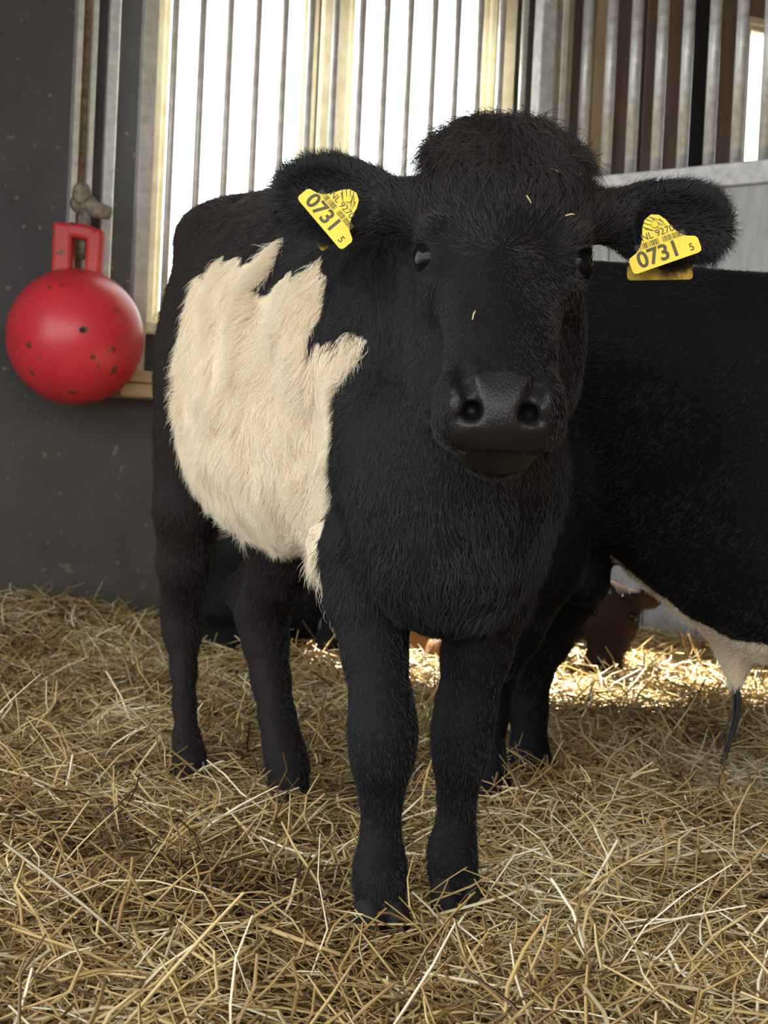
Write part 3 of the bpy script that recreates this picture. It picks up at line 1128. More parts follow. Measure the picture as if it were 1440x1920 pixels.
belt &= ~(near_chain(V, LH, 0.012) & (V[:, 2] < 0.43)) & ~(near_chain(V, RH[1:], 0.012) & (V[:, 2] < 0.50))
tone = np.zeros((len(V), 3))
tone[:] = (0.008, 0.007, 0.0075)
rear = np.clip((0.0 - ba) / 0.3, 0, 1)[:, None]
tone += rear * np.array([0.007, 0.003, 0.002])
tone[belt] = (0.55, 0.46, 0.33)
tone[pad | lip] = (0.012, 0.011, 0.011)
wet = (pad | lip).astype(float)

calf = empty('belted_calf', CM)
tag(calf, 'black calf with a white belt facing the camera with tagged ears', 'calf')
body_object('body', V, Q, calf, tone, wet)

# coat ----------------------------------------------------------------
near_nostril = np.zeros(len(V), bool)
eyepos = [hd_(s * 0.0715, -0.013, -0.002) for s in (-1, 1)]
for s, e in zip((-1, 1), eyepos):
    o = HYM.T @ np.array([s * 0.70, -0.71, -0.02])
    near_nostril |= np.linalg.norm(V - (e + o * 0.014), axis=1) < 0.0175
bare = pad | lip | near_nostril | (V[:, 2] < 0.02)
seen = 0.35 + 0.65 * (((V - np.array([0, 0, CAMH])) * vn).sum(1) < 0.15)


def zone(mask, dens=1.0):
    return (mask & ~bare).astype(float) * seen * dens


DOWN = np.array([0, 0, -1.0])
ear_d = np.minimum(*[np.linalg.norm(np.cross(V - r0, (t0 - r0) / np.linalg.norm(t0 - r0)), axis=1) + 10 * ((((V - r0) @ (t0 - r0)) / ((t0 - r0) @ (t0 - r0))) < 0.18) for r0, t0, _ in EARS])
is_ear = is_head & (ear_d < 0.06) & (np.abs(hx) > 0.10)
leg = (V[:, 2] < 0.36) & ~belt
legish = leg & ~is_head
trunk_black = ~is_head & ~belt & ~leg
# belt
P, nn = scatter(V, Q, vn, area, zone(belt), 95000)
fl = np.tile(-UF * 0.25 + DOWN, (len(P), 1)) + 0.35 * vnoise(P, 9.0)
coat('belt_hair', P, nn, fl, np.full(len(P), 0.030) + 0.006 * (P[:, 2] < 0.45), np.clip(0.25 + 0.11 * vnoise(P, 22.0)[:, 0], 0.06, 0.6), 'hair_white', calf, 6, 0.00034, 0.10, 0.08, 0.40, 'long creamy white hair of the belt')
# black trunk: longer on chest and throat
P, nn = scatter(V, Q, vn, area, zone(trunk_black), 75000)
a_ = (P - CM) @ UF
ln = np.where(a_ > 0.25, 0.021, 0.012)
fl = np.tile(-UF * 0.7 + DOWN, (len(P), 1)) + 0.25 * vnoise(P, 8.0)
fr = a_ > 0.40
fl[fr] = DOWN + 0.3 * vnoise(P[fr], 8.0)
rb = a_ < 0.10
coat('body_hair', P[~rb], nn[~rb], fl[~rb], ln[~rb], np.full((~rb).sum(), 0.17), 'hair_black', calf, 4, 0.00032, 0.05, 0.0, 0.25)
coat('body_hair', P[rb], nn[rb], fl[rb], ln[rb], np.full(rb.sum(), 0.24), 'hair_brown', calf, 4, 0.00030, 0.05, 0.0, 0.25)
P, nn = scatter(V, Q, vn, area, zone(legish), 26000)
coat('leg_hair', P, nn, np.tile(DOWN, (len(P), 1)), np.full(len(P), 0.009), np.full(len(P), 0.24), 'hair_black', calf, 3, 0.00030, 0, 0, 0.1)
# face
P, nn = scatter(V, Q, vn, area, zone(is_head & ~is_ear), 42000)
g = (P - EYE) @ HYM.T
fl = np.stack([g[:, 0] * 1.5, -0.2 + 0 * g[:, 0], np.where(g[:, 2] > -0.0, 1.0, -1.0) * np.minimum(np.abs(g[:, 2]) * 12 + 0.05, 1)], 1)
fl[:, 0] += 0.25 * np.tanh(g[:, 0] / 0.03)
ln = np.where(g[:, 2] > 0.0, 0.011 + 0.08 * np.maximum(g[:, 2], 0), 0.008)
under = (-g[:, 1] < 0.06) & (g[:, 2] < -0.16)
ln = np.where(under, 0.011, ln)
fl[under] = DOWN
coat('face_hair', P, nn, fl, ln, np.full(len(P), 0.24), 'hair_face', calf, 4, 0.00026, 0.0, 0.0, 0.2)
# forelock: long hair from the poll, parted towards both sides
P, nn = scatter(V, Q, vn, area, zone(is_head & ~is_ear & (hz > 0.095) & (hf > -0.12)), 5200)
g = (P - EYE) @ HYM.T
fl = np.stack([g[:, 0] * 14 + 0.25 * rng.standard_normal(len(P)), -0.55 - 0.3 * rng.random(len(P)), -0.1 + 0.5 * rng.random(len(P))], 1)
coat('forelock', P, nn, fl, rng.uniform(0.025, 0.055, len(P)), rng.uniform(0.15, 0.55, len(P)), 'hair_face', calf, 7, 0.00034, 0.35, 0.05, 0.35, 'tousled black forelock between the ears')
# loose tufts: one standing up in the parting, one wisp out to each side
for (px, py, dx, dz, L_, n_) in ((965, 240, 0.1, 1.0, 0.034, 90), (1000, 238, 0.7, 0.8, 0.030, 60), (935, 238, -0.6, 0.7, 0.032, 60), (815, 262, -1.0, 0.15, 0.040, 45), (1085, 268, 1.0, 0.25, 0.036, 40)):
    tgt = A(px, py, 1.56)
    hit_ = np.argsort(np.linalg.norm(V - tgt, axis=1))[:40]
    pk = rng.choice(hit_, n_)
    fl = np.tile(np.array([dx, -0.3, dz]), (n_, 1)) + 0.15 * rng.standard_normal((n_, 3))
    coat('forelock', V[pk] + 0.003 * rng.standard_normal((n_, 3)), vn[pk], fl, rng.uniform(0.6, 1.1, n_) * L_, np.full(n_, 0.5), 'hair_face', calf, 7, 0.00032, 0.45, 0.05, 0.3)
# ears: fringe
P, nn = scatter(V, Q, vn, area, zone(is_ear), 15000)
fl = np.zeros_like(P)
ln = np.full(len(P), 0.012)
for (r0, t0, R), s in zip(EARS, (-1, 1)):
    mk = (P[:, 0] - EYE[0]) * s > 0
    ax, fc, up = R
    q = P[mk] - r0
    fl[mk] = ax * 0.7 + up * np.sign(q @ up)[:, None] * np.minimum(np.abs(q @ up) / 0.03, 1)[:, None]
    ln[mk] = 0.008 + 0.016 * np.clip((np.abs(q @ up) - 0.02) / 0.02, 0, 1) + 0.012 * np.clip(((q @ ax) - 0.10) / 0.03, 0, 1)
coat('ear_hair', P, nn, fl, ln, np.full(len(P), 0.30), 'hair_black', calf, 5, 0.00028, 0.05, 0.0, 0.25)

# eyes
for s, e in zip((-1, 1), eyepos):
    MB().sphere(e + HYM.T @ np.array([s * 0.70, -0.71, 0]) * 0.002, 0.0195, 32, 24).build('eye', 'eye_wet', calf, smooth=True)
# hooves
fw = Vector(UF)
hoof(calf, A(713, 1745, 1.68) * np.array([1, 1, 0]) + np.array([0, 0, 0.0]), Vector((0.15, -1, 0)), 0.029, 0.044)
hoof(calf, A(853, 1700, 1.79) * np.array([1, 1, 0]), Vector((0.15, -1, 0)), 0.029, 0.044)
hoof(calf, A(361, 1490, 2.365) * np.array([1, 1, 0]), fw, 0.027, 0.040)
hoof(calf, A(544, 1490, 2.265) * np.array([1, 1, 0]), fw, 0.028, 0.040)

# ear tags --------------------------------------------------------------
TAG_OUT = [(4, 0), (69, 0), (72, 1.2), (73, 4), (73, 14), (71, 17), (63, 20), (57, 25), (52.5, 32), (49, 42), (44, 49), (36.5, 52), (29, 49), (24, 42), (20.5, 32), (16, 25), (10, 20), (2, 17), (0, 14), (0, 4), (1, 1.2)]


def mesh_text(s, size, M, name, parent, bold=0.0):
    cu = bpy.data.curves.new('lettering', 'FONT')
    cu.body = s
    cu.size = size
    cu.extrude = 0.00012
    cu.offset = bold
    cu.align_x = 'CENTER'
    t = bpy.data.objects.new('lettering', cu)
    me = bpy.data.meshes.new_from_object(t)
    bpy.data.objects.remove(t)
    o = bpy.data.objects.new(name, me)
    COL.objects.link(o)
    base = Vector(parent.parent.location)
    me.transform(Matrix.Translation(-base) @ M)
    me.materials.clear()
    me.materials.append(MATS['tag_ink'])
    o.parent = parent
    return o


def ear_tag(lo, hi, face, back, label):
    """lo, hi: world ends of the tag's long edge; face: the side that carries the print"""
    lo, hi = Vector(lo), Vector(hi)
    ax = (hi - lo)
    sc = ax.length / 0.073
    ax.normalize()
    fc = Vector(face)
    fc = (fc - ax * fc.dot(ax)).normalized()
    up = fc.cross(ax)
    R = Matrix((ax, up, fc)).transposed().to_4x4()
    M = Matrix.Translation(lo) @ R @ Matrix.Scale(sc, 4)
    out = [(x / 1000, y / 1000) for x, y in TAG_OUT]
    pl = MB().prism(out, 0.0016, M).build('ear_tag', 'tag_yellow', calf)
    pl['label'] = label
    # print: sub-parts lying on the plate
    Z = 0.00085
    mesh_text('0731', 0.0225, M @ Matrix.Translation((0.0305, 0.0042, Z)), 'printed_number', pl, 0.0006)
    mesh_text('5', 0.0105, M @ Matrix.Translation((0.0640, 0.0042, Z)), 'printed_digit', pl, 0.00015)
    mesh_text('NL 9270', 0.0098, M @ Matrix.Translation((0.0365, 0.0290, Z)), 'printed_code', pl, 0.00008)
    bc_ = MB()
    x = 0.0105
    r2 = random.Random(5)
    while x < 0.062:
        w = r2.choice((0.0005, 0.0005, 0.0009, 0.0013))
        if not 0.0355 < x < 0.038:
            bc_.box((x, 0.0212, Z - 0.0001), (x + w, 0.0272, Z + 0.0001), M)
        x += w + r2.choice((0.0005, 0.0007, 0.0011))
    bc_.build('barcode', 'tag_ink', pl)
    sk = MB()
    for (x0, y0, x1, y1) in ((0.024, 0.043, 0.036, 0.034), (0.027, 0.046, 0.040, 0.036), (0.030, 0.049, 0.043, 0.038), (0.034, 0.050, 0.046, 0.041), (0.043, 0.045, 0.047, 0.036), (0.026, 0.040, 0.033, 0.0355), (0.036, 0.047, 0.045, 0.037)):
        d = Vector((x1 - x0, y1 - y0, 0)).normalized()
        n = Vector((-d.y, d.x, 0)) * 0.0006
        p0, p1 = Vector((x0, y0, Z)), Vector((x1, y1, Z))
        sk.add([M @ (p0 - n), M @ (p1 - n * 0.4), M @ (p1 + n * 0.4), M @ (p0 + n)], [(0, 1, 2, 3)])
    sk.build('ink_scribble', 'tag_ink', pl)
    MB().tube([M @ Vector((0.0365, 0.041, -0.004)), M @ Vector((0.0365, 0.041, 0.0032))], [0.0045 * sc, 0.0032 * sc], 12).build('stud', 'tag_yellow', pl)
    # plate on the other side of the ear
    b0, b1 = Vector(back[0]), Vector(back[1])
    bx = (b1 - b0).normalized()
    M2_ = Matrix.Translation(b0) @ Matrix((bx, fc.cross(bx), fc)).transposed().to_4x4() @ Matrix.Scale((b1 - b0).length / 0.073, 4)
    bp_ = MB().prism(out, 0.0016, M2_).build('ear_tag_back', 'tag_dirty', calf)
    bp_['label'] = 'dirty yellow back plate of the ear tag'
    return pl


ear_tag(A(556, 371, 1.545), A(640, 470, 1.545), (0.05, -1, 0.05), (A(560, 412, 1.60), A(604, 472, 1.60)), 'yellow ear tag numbered 0731 tilted steeply on the ear beside the window')
ear_tag(A(1188, 516, 1.545), A(1317, 471, 1.545), (-0.05, -1, 0.03), (A(1176, 526, 1.60), A(1299, 524, 1.60)), 'yellow ear tag numbered 0731 on the ear above the second calf')
# bits of straw in the coat
fk = None
for (px, py, ang) in ((887, 592, 1.3), (992, 372, -1.0), (1072, 405, 0.2), (1045, 318, -0.4), (1085, 325, 0.5)):
    d = CAM_R.to_3x3() @ Vector(((px - 720) / FPX, (960 - py) / FPX, -1.0))
    d.normalize()
    w = V - np.array([0, 0, CAMH])
    t = w @ np.array(d)
    dist = np.linalg.norm(w - t[:, None] * np.array(d), axis=1)
    ok = np.where(dist < 0.006)[0]
    if len(ok) == 0:
        continue
    i = ok[np.argmin(t[ok])]
    c = Vector(V[i] + vn[i] * 0.006)
    e = Vector((math.cos(ang), 0, math.sin(ang))) * 0.0045
    MB().tube([c - e, c + e * 0.2 + Vector(vn[i]) * 0.001, c + e], [0.0006, 0.0008, 0.0005], 5).build('straw_fleck', 'fleck', calf)
# ------------------------------------------------------------------ second calf, side on, walking out of the picture
U2 = np.array([0.866, -0.5, 0.0])
V2 = np.array([0.5, 0.866, 0.0])
M2 = np.array([0.522, 2.28, 0.0])


def body2(a, b, z):
    return M2 + U2 * a + V2 * b + np.array([0, 0, z])


fd = Field(np.arange(-0.05, 1.50, 0.008), np.arange(1.60, 2.95, 0.008), np.arange(-0.01, 0.98, 0.0075))
ROWS2 = [(-0.52, 0.04, 0.78, 0.62), (-0.46, 0.09, 0.84, 0.55), (-0.38, 0.125, 0.872, 0.50), (-0.25, 0.142, 0.882, 0.455), (-0.15, 0.160, 0.872, 0.395),
         (-0.05, 0.172, 0.862, 0.325), (0.05, 0.178, 0.852, 0.272), (0.15, 0.172, 0.845, 0.262), (0.28, 0.150, 0.85, 0.30), (0.40, 0.12, 0.86, 0.34), (0.50, 0.07, 0.80, 0.45)]
fd.trunk(M2, U2, V2, ROWS2, 0.05)
for s in (-1, 1):
    fd.ell(body2(-0.34, s * 0.07, 0.62), (0.075, 0.085, 0.16), k=0.05)
    fd.ell(body2(0.34, s * 0.075, 0.62), (0.07, 0.07, 0.15), k=0.05)
far = [(A(1075, 980, 2.46), 0.085), (A(1062, 1090, 2.50), 0.064), (A(1022, 1195, 2.57), 0.045), (A(993, 1270, 2.62), 0.035), (A(991, 1330, 2.62), 0.032), (A(992, 1395, 2.61), 0.030), (A(993, 1430, 2.60), 0.034), (A(994, 1475, 2.58), 0.036)]
fd.chain(far, 0.02)
fd.cone(A(965, 1225, 2.68), 0.02, A(975, 1290, 2.65), 0.024, 0.02)
fd.cone(A(965, 1225, 2.68), 0.017, A(1030, 1120, 2.57), 0.036, 0.03)
near = [(A(1040, 900, 2.31), 0.10), (A(1010, 1050, 2.27), 0.068), (A(960, 1180, 2.32), 0.046), (A(922, 1275, 2.37), 0.035), (A(918, 1340, 2.37), 0.028), (A(918, 1420, 2.36), 0.023), (A(921, 1470, 2.35), 0.028), (A(924, 1520, 2.33), 0.030)]
fd.chain(near, 0.02)
for s in (-1, 1):
    fd.chain([(body2(0.36, s * 0.08, 0.45), 0.06), (body2(0.37, s * 0.07, 0.30), 0.037), (body2(0.37, s * 0.07, 0.22), 0.035), (body2(0.36, s * 0.07, 0.10), 0.021), (body2(0.37, s * 0.07, 0.06), 0.027), (body2(0.38, s * 0.07, 0.02), 0.030)], 0.02)
# neck and lowered head beyond the edge of the picture
fd.cone(body2(0.36, 0, 0.70), 0.13, body2(0.66, 0.0, 0.80), 0.085, 0.06)
fd.ell(body2(0.72, 0, 0.79), (0.09, 0.09, 0.09), k=0.04)
fd.cone(body2(0.74, 0, 0.76), 0.07, body2(0.86, 0, 0.61), 0.048, 0.03)
for s in (-1, 1):
    fd.ell(body2(0.68, s * 0.13, 0.82), (0.035, 0.06, 0.035), k=0.03)
# scrotum and sheath
sc_ = A(1096, 1090, 2.36)
fd.cone(sc_ + np.array([0, 0, 0.07]), 0.032, sc_, 0.042, 0.025)
sh_ = A(1378, 1262, 2.26)
fd.cone(sh_ + np.array([0.0, 0.0, 0.06]), 0.040, sh_ + np.array([0.002, 0, -0.012]), 0.014, 0.03)
V, Q = fd.mesh()
V = relax(V, Q, 2, 0.45)
vn, area = normals(V, Q)
ba = (V - M2) @ U2
bot = np.interp(ba, [r[0] for r in ROWS2], [r[3] for r in ROWS2])
jag = vnoise(V, 24.0)
white = (ba > -0.21) & (ba < 0.30) & (V[:, 2] < bot + 0.020 + 0.022 * np.clip((ba + 0.1) / 0.2, 0, 1) + 0.006 * jag[:, 0]) & (V[:, 2] > 0.20)
near_sc = np.linalg.norm(V - (sc_ + np.array([0, 0, 0.02])), axis=1) < 0.085
white &= ~near_sc & ~near_chain(V, near, 0.03) & ~near_chain(V, far, 0.03)
tone = np.zeros((len(V), 3))
tone[:] = (0.006, 0.0055, 0.0065)
tone[white] = (0.62, 0.50, 0.36)
calf2 = empty('black_calf', M2)
tag(calf2, 'black calf with a white underbelly standing side on, cut off by the picture edge', 'calf')
body_object('body', V, Q, calf2, tone, np.zeros(len(V)))
seen = 0.3 + 0.7 * (((V - np.array([0, 0, CAMH])) * vn).sum(1) < 0.15)
P, nn = scatter(V, Q, vn, area, (~white & (V[:, 2] > 0.02)).astype(float) * seen, 80000)
fl = np.tile(-U2 * 0.8 + DOWN * 0.8, (len(P), 1)) + 0.25 * vnoise(P, 8.0)
coat('body_hair', P, nn, fl, np.full(len(P), 0.011), np.full(len(P), 0.11), 'hair_black', calf2, 4, 0.00025, 0.05, 0.0, 0.25)
P, nn = scatter(V, Q, vn, area, white.astype(float) * seen, 9000)
fl = np.tile(-U2 * 0.6 + DOWN, (len(P), 1)) + 0.25 * vnoise(P, 8.0)
coat('belly_hair', P, nn, fl, np.full(len(P), 0.014), np.full(len(P), 0.25), 'hair_white', calf2, 4, 0.00034, 0.05, 0.0, 0.3, 'short white hair along the belly')
tm = MB()
r3 = random.Random(3)
for i in range(9):
    p = Vector(sh_ + np.array([r3.uniform(-0.006, 0.006), r3.uniform(-0.006, 0.006), -0.015]))
    ex = Vector(A(1352 + r3.uniform(-10, 12), 1440 + r3.uniform(-45, 12), 2.26))
    mid = p.lerp(ex, 0.45) + Vector((0.010 + r3.uniform(-0.006, 0.006), 0, 0))
    tm.tube([p, p.lerp(mid, 0.5) + Vector((0.002, 0, 0)), mid, mid.lerp(ex, 0.6), ex], [0.0016, 0.0018, 0.0015, 0.0011, 0.0005], 5)
tm.build('hair_tassel', 'tassel', calf2, smooth=True)
hoof(calf2, A(995, 1490, 2.575) * np.array([1, 1, 0]), Vector((0.866, -0.5, 0)), 0.029, 0.040)
hoof(calf2, A(925, 1535, 2.325) * np.array([1, 1, 0]), Vector((0.866, -0.5, 0)), 0.028, 0.040)
for s in (-1, 1):
    hoof(calf2, body2(0.385, s * 0.07, 0.0), Vector((0.866, -0.5, 0)), 0.029, 0.040)
# ------------------------------------------------------------------ two calves lying in the straw at the back


def lying(name, label, prims, lo, hi, tones, mat, head_x=9.0):
    global fd
    fd = Field(np.arange(lo[0], hi[0], 0.011), np.arange(lo[1], hi[1], 0.011), np.arange(-0.03, hi[2], 0.011))
    for p in prims:
        getattr(fd, p[0])(*p[1:])
    V, Q = fd.mesh()
    V = relax(V, Q, 2, 0.45)
    vn, area = normals(V, Q)
    o = empty(name, (float(V[:, 0].mean()), float(V[:, 1].mean()), 0))
    tag(o, label, 'calf')
    t = np.zeros((len(V), 3))
    t[:] = tones
    t[V[:, 0] > head_x] = (0.022, 0.012, 0.008)
    body_object('body', V, Q, o, t, np.zeros(len(V)))
    P, nn = scatter(V, Q, vn, area, np.ones(len(V)), 9000)
    for nm, mk, mt_ in (('body_hair', P[:, 0] <= head_x, mat), ('head_hair', P[:, 0] > head_x, 'hair_brown')):
        if mk.any():
            coat(nm, P[mk], nn[mk], np.tile(DOWN, (mk.sum(), 1)) + 0.3 * vnoise(P[mk], 6.0), np.full(mk.sum(), 0.016), np.full(mk.sum(), 0.2), mt_, o, 4, 0.0006, 0.05, 0, 0.3)
    return o


la = lying('resting_calf', 'black calf curled up in the straw behind the hind legs of the belted calf', [
    ('ell', (-0.31, 4.28, 0.17), (0.22, 0.20, 0.19), None, 0.05), ('ell', (-0.43, 4.22, 0.15), (0.12, 0.17, 0.17), None, 0.05),
    ('cone', (-0.45, 4.05, 0.06), 0.060, (-0.27, 4.04, 0.05), 0.042, 0.03), ('cone', (-0.27, 4.04, 0.05), 0.034, (-0.40, 3.98, 0.03), 0.026, 0.02),
    ('cone', (-0.17, 4.20, 0.20), 0.10, (-0.09, 4.10, 0.22), 0.075, 0.05), ('ell', (-0.09, 4.06, 0.20), (0.065, 0.08, 0.075), None, 0.03), ('cone', (-0.10, 4.02, 0.17), 0.05, (-0.13, 3.95, 0.08), 0.035, 0.02),
    ('ell', (-0.17, 4.05, 0.25), (0.05, 0.02, 0.025), None, 0.02), ('ell', (-0.04, 4.10, 0.26), (0.03, 0.02, 0.025), None, 0.02)],
    (-0.64, 3.88, 0), (0.06, 4.56, 0.45), (0.006, 0.006, 0.007), 'hair_black')
lb = lying('resting_brown_calf', 'chestnut calf with a dark head and sunlight painted into its flank, lying beyond the forelegs', [
    ('ell', (0.32, 4.34, 0.165), (0.25, 0.17, 0.175), None, 0.05), ('ell', (0.20, 4.28, 0.15), (0.13, 0.15, 0.155), None, 0.05),
    ('cone', (0.46, 4.32, 0.20), 0.10, (0.60, 4.30, 0.20), 0.075, 0.05),
    ('ell', (0.635, 4.29, 0.175), (0.075, 0.085, 0.085), None, 0.03), ('cone', (0.625, 4.25, 0.14), 0.062, (0.60, 4.17, 0.070), 0.046, 0.02), ('ell', (0.597, 4.155, 0.058), (0.05, 0.045, 0.038), None, 0.02),
    ('ell', (0.72, 4.28, 0.225), (0.055, 0.022, 0.03), None, 0.02), ('ell', (0.55, 4.31, 0.245), (0.04, 0.022, 0.03), None, 0.02),
    ('cone', (0.18, 4.13, 0.07), 0.055, (0.36, 4.12, 0.05), 0.04, 0.03)],
    (-0.02, 4.02, 0), (0.84, 4.58, 0.40), (0.16, 0.075, 0.028), 'hair_sunlit_chestnut', 0.47)  # flank coat brightened to carry the sunlight, head left dark
for e in ((0.580, 4.112, 0.068), (0.618, 4.112, 0.066)):
    MB().sphere(e, (0.008, 0.006, 0.007), 12, 8).build('nostril', 'eye_wet', lb, smooth=True)
for e in ((0.580, 4.225, 0.185), (0.682, 4.225, 0.180)):
    MB().sphere(e, 0.013, 14, 10).build('eye', 'eye_wet', lb, smooth=True)
lb.location.y -= 0.22
# ------------------------------------------------------------------ straw bedding


def ground(x, y):
    P = np.stack([x, y, 0 * x + 0.37], 1)
    g = 0.016 * vnoise(P, 3.1)[:, 0] + 0.008 * vnoise(P, 8.0)[:, 1]
    d = (WY0 + WT * x) - y                       # distance from the window wall
    heap = 0.085 * np.exp(-(d / 0.45) ** 2) * np.clip((-0.62 - x) / 0.5, 0, 1)
    return np.clip(g, -0.022, 0.03) + heap


# matted layer underneath
gx, gy = np.meshgrid(np.linspace(-2.4, 2.4, 150), np.linspace(0.6, 5.6, 180), indexing='ij')
gz = ground(gx.ravel(), gy.ravel()).reshape(gx.shape) - 0.012
keep = (WY0 + WT * gx) - gy
mv = np.stack([gx.ravel(), gy.ravel(), np.where(keep > 0.0, gz, -0.015).ravel()], 1)
ii = np.arange(150 * 180).reshape(150, 180)
mq = np.stack([ii[:-1, :-1].ravel(), ii[1:, :-1].ravel(), ii[1:, 1:].ravel(), ii[:-1, 1:].ravel()], 1)
mq = mq[(keep.ravel()[mq] > -0.05).all(1)]


def straw_mesh(name, n, ymin, ymax, lmin, lmax, wmin, wmax, lift, tone_mu, tone_sd, R, power, zoff=(0.0, 0.03), steep=0.22):
    y = ymin + (ymax - ymin) * rng.random(n) ** power
    x = (rng.random(n) * 2 - 1) * (0.275 * y + 0.52)
    ok = ((WY0 + WT * x) - y > 0.10) & ((corner.y - PT * (x - corner.x)) - y > 0.06)
    x, y = x[ok], y[ok]
    n = len(x)
    L = rng.uniform(lmin, lmax, n) * (0.45 + 0.55 * rng.random(n))
    az = rng.random(n) * 2 * PI
    pit = rng.standard_normal(n) * steep
    up = rng.random(n) < 0.16
    pit[up] = rng.uniform(0.25, 1.05, up.sum())
    d = np.stack([np.cos(az) * np.cos(pit), np.sin(az) * np.cos(pit), np.sin(pit)], 1)
    side = np.stack([-np.sin(az), np.cos(az), 0 * az], 1)
    nu = np.cross(d, side)
    c = np.stack([x, y, ground(x, y) + rng.uniform(zoff[0], zoff[1], n) + np.abs(np.sin(pit)) * L * 0.3], 1)
    bend = rng.standard_normal(n) * 0.14 * L
    bend2 = rng.standard_normal(n) * 0.05 * L
    w = rng.uniform(wmin, wmax, n)
    K = R
    t = np.linspace(-0.5, 0.5, K)
    V = np.zeros((n, K, 3, 3))
    ang0 = rng.random(n) * 2 * PI
    flat = rng.uniform(0.35, 1.0, n)
    kink = rng.uniform(-0.25, 0.25, n)
    for i, q in enumerate(t):
        sag = (0.25 - q * q) * 4
        ctr = c + d * (q * L)[:, None] + side * (bend * sag + bend2 * np.sin(q * 6.28 + kink * 9))[:, None] + nu * (np.abs(bend2) * sag)[:, None]
        taper = 0.75 + 0.25 * math.cos(q * 3.0)
        for k in range(3):
            a = ang0 + 2 * PI * k / 3
            V[:, i, k] = ctr + side * (np.cos(a) * w * taper)[:, None] + nu * (np.sin(a) * w * taper * flat)[:, None]
    base = (np.arange(n) * K * 3)[:, None]
    quads = []
    for i in range(K - 1):
        for k in range(3):
            k2 = (k + 1) % 3
            quads.append(base + np.array([[i * 3 + k, i * 3 + k2, (i + 1) * 3 + k2, (i + 1) * 3 + k]]))
    Qd = np.concatenate(quads)
    tone = np.clip(rng.normal(tone_mu, tone_sd, n) + 0.17 * vnoise(np.stack([x, y, 0 * x], 1), 4.5)[:, 0], 0, 1)
    return V.reshape(-1, 3), Qd, np.repeat(tone, K * 3)


def mesh_np(name, V, Qd, tone, mat):
    me = bpy.data.meshes.new(name)
    me.vertices.add(len(V))
    me.vertices.foreach_set('co', V.astype(np.float32).ravel())
    me.loops.add(Qd.size)
    me.loops.foreach_set('vertex_index', Qd.astype(np.int32).ravel())
    me.polygons.add(len(Qd))
    me.polygons.foreach_set('loop_start', np.arange(0, Qd.size, 4, dtype=np.int32))
    me.update(calc_edges=True)
    if tone is not None:
        a = me.attributes.new('tone', 'FLOAT', 'POINT')
        a.data.foreach_set('value', tone.astype(np.float32))
    me.materials.append(MATS[mat])
    o = bpy.data.objects.new(name, me)
    COL.objects.link(o)
    return o


# straw trodden up around the hooves
HOOVES = [(A(713, 1745, 1.68), 1), (A(853, 1700, 1.79), 1), (A(361, 1490, 2.365), 1.2), (A(544, 1490, 2.265), 1.2), (A(995, 1490, 2.575), 1.2), (A(925, 1535, 2.325), 1.2)]


def hoof_straw(c, k, n):
    v_, q_, t_ = straw_mesh('tuft', 4000, 1.2, 2.0, 0.04, 0.13, 0.0008, 0.0020, 0, 0.48, 0.24, 4, 1.0, (0.0, 0.03), 0.35)
    v_ = v_.reshape(-1, 12, 3)[:n]
    a = rng.random(len(v_)) * 2 * PI
    r = (0.040 + 0.06 * rng.random(len(v_))) * k
    ctr = v_.mean(1)
    tgt = np.stack([c[0] + np.cos(a) * r, c[1] + np.sin(a) * r], 1)
    z = ground(tgt[:, 0], tgt[:, 1]) + rng.uniform(0.005, 0.05, len(v_)) * np.clip(1.4 - r / (0.08 * k), 0.2, 1)
    sh = np.concatenate([tgt - ctr[:, :2], (z - ctr[:, 2])[:, None]], 1)
    return (v_ + sh[:, None]).reshape(-1, 3), q_[(q_ < n * 12).all(1)], t_[:n * 12]


sets = [hoof_straw(c_, k_, 190) for c_, k_ in HOOVES] + [
    straw_mesh('fine', 64000, 1.15, 3.2, 0.03, 0.10, 0.0007, 0.0016, 0, 0.46, 0.24, 4, 1.15),
    straw_mesh('stalk', 18500, 1.15, 3.4, 0.07, 0.22, 0.0012, 0.0026, 0, 0.58, 0.22, 5, 1.1, (0.004, 0.036)),
    straw_mesh('far', 31000, 2.6, 5.45, 0.05, 0.20, 0.0014, 0.0030, 0, 0.60, 0.20, 4, 1.0, (0.0, 0.045), 0.2),
]
vv, qq, tt, off = [], [], [], 0
for v_, q_, t_ in sets:
    vv.append(v_)
    qq.append(q_ + off)
    tt.append(t_)
    off += len(v_)
st = mesh_np('straw_bedding', np.concatenate(vv), np.concatenate(qq), np.concatenate(tt), 'straw')
tag(st, 'deep golden straw bedding spread over the whole stall floor', 'straw', kind='stuff')
mt = mesh_np('matted_layer', mv, mq, None, 'earth')
mt.parent = st
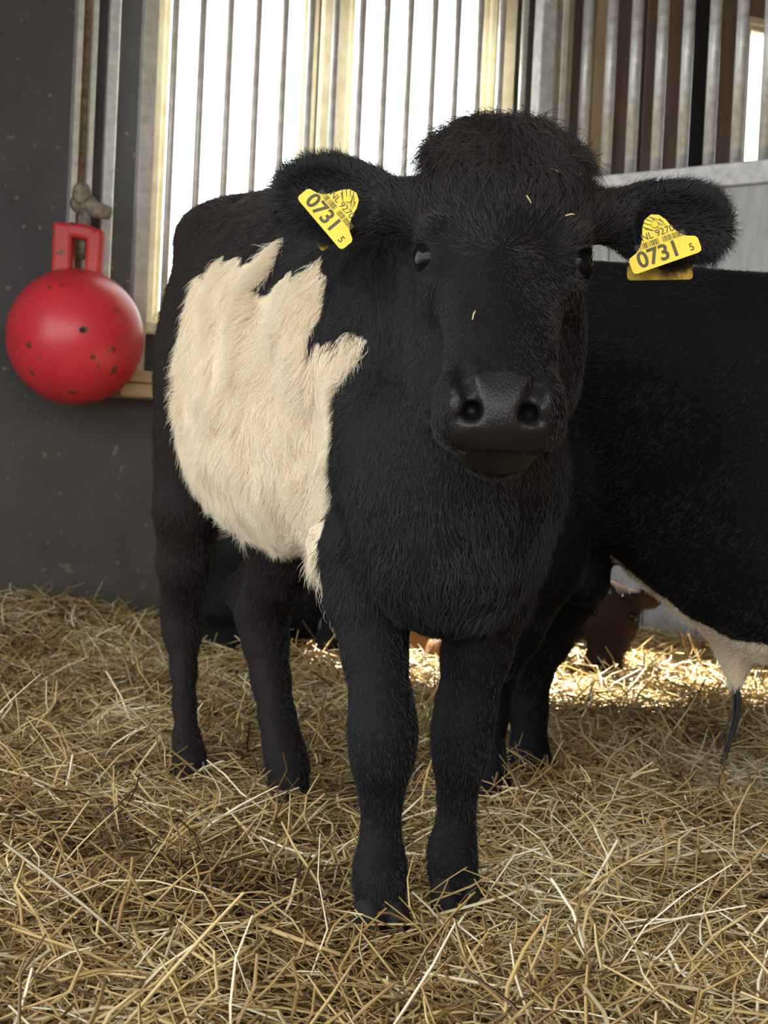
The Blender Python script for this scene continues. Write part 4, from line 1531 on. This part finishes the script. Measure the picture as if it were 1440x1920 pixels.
mt['kind'] = 'stuff'

# a few long stalks that stand out on top of the bedding
stalk_cols = {}


def stalk(pts, r, tone, label):
    P3 = []
    for (px, py, h_) in pts:
        d = CAM_R.to_3x3() @ Vector(((px - 720) / FPX, (960 - py) / FPX, -1.0))
        t = (h_ - CAMH) / d.z
        P3.append(Vector((0, 0, CAMH)) + d * t)
    c = sum(P3, Vector()) / len(P3)
    o = MB().tube(P3, [r] + [r * 1.05] * (len(P3) - 2) + [r * 0.8], 7, flat=0.7).build('straw_stalk', 'straw', None, loc=c)
    a = o.data.attributes.new('tone', 'FLOAT', 'POINT')
    a.data.foreach_set('value', [tone] * len(o.data.vertices))
    for p in o.data.polygons:
        p.use_smooth = len(p.vertices) == 4
    tag(o, label, 'straw stalk', 'single stalks lying on the bedding')


stalk([(62, 1718, 0.035), (150, 1650, 0.045), (242, 1582, 0.05)], 0.0036, 0.56, 'thick orange stalk slanting up across the straw near the front edge')
stalk([(80, 1890, 0.03), (98, 1845, 0.035), (118, 1795, 0.045), (150, 1758, 0.05)], 0.0030, 0.95, 'pale bent stalk in the bottom corner below the thick orange one')
stalk([(245, 1720, 0.045), (262, 1775, 0.045), (285, 1808, 0.04), (318, 1826, 0.03)], 0.0024, 0.70, 'curved yellow stalk bending down beside the dark straw clump')
stalk([(330, 1765, 0.045), (368, 1790, 0.045), (408, 1816, 0.04)], 0.0022, 0.75, 'straight pale stalk sloping towards the near front hoof')
stalk([(410, 1818, 0.035), (450, 1788, 0.045), (490, 1760, 0.045)], 0.0024, 0.60, 'golden stalk rising from the end of the straight pale one')
stalk([(452, 1722, 0.035), (540, 1755, 0.04), (640, 1790, 0.03)], 0.0034, 0.62, 'broad golden stalk lying in front of the near hoof')
stalk([(620, 1705, 0.05), (680, 1715, 0.09), (760, 1748, 0.05)], 0.0013, 0.80, 'thin arching stalk crossing in front of the near front hoof')
stalk([(905, 1632, 0.03), (945, 1630, 0.03)], 0.0034, 1.0, 'short white stalk beside the farther front hoof')
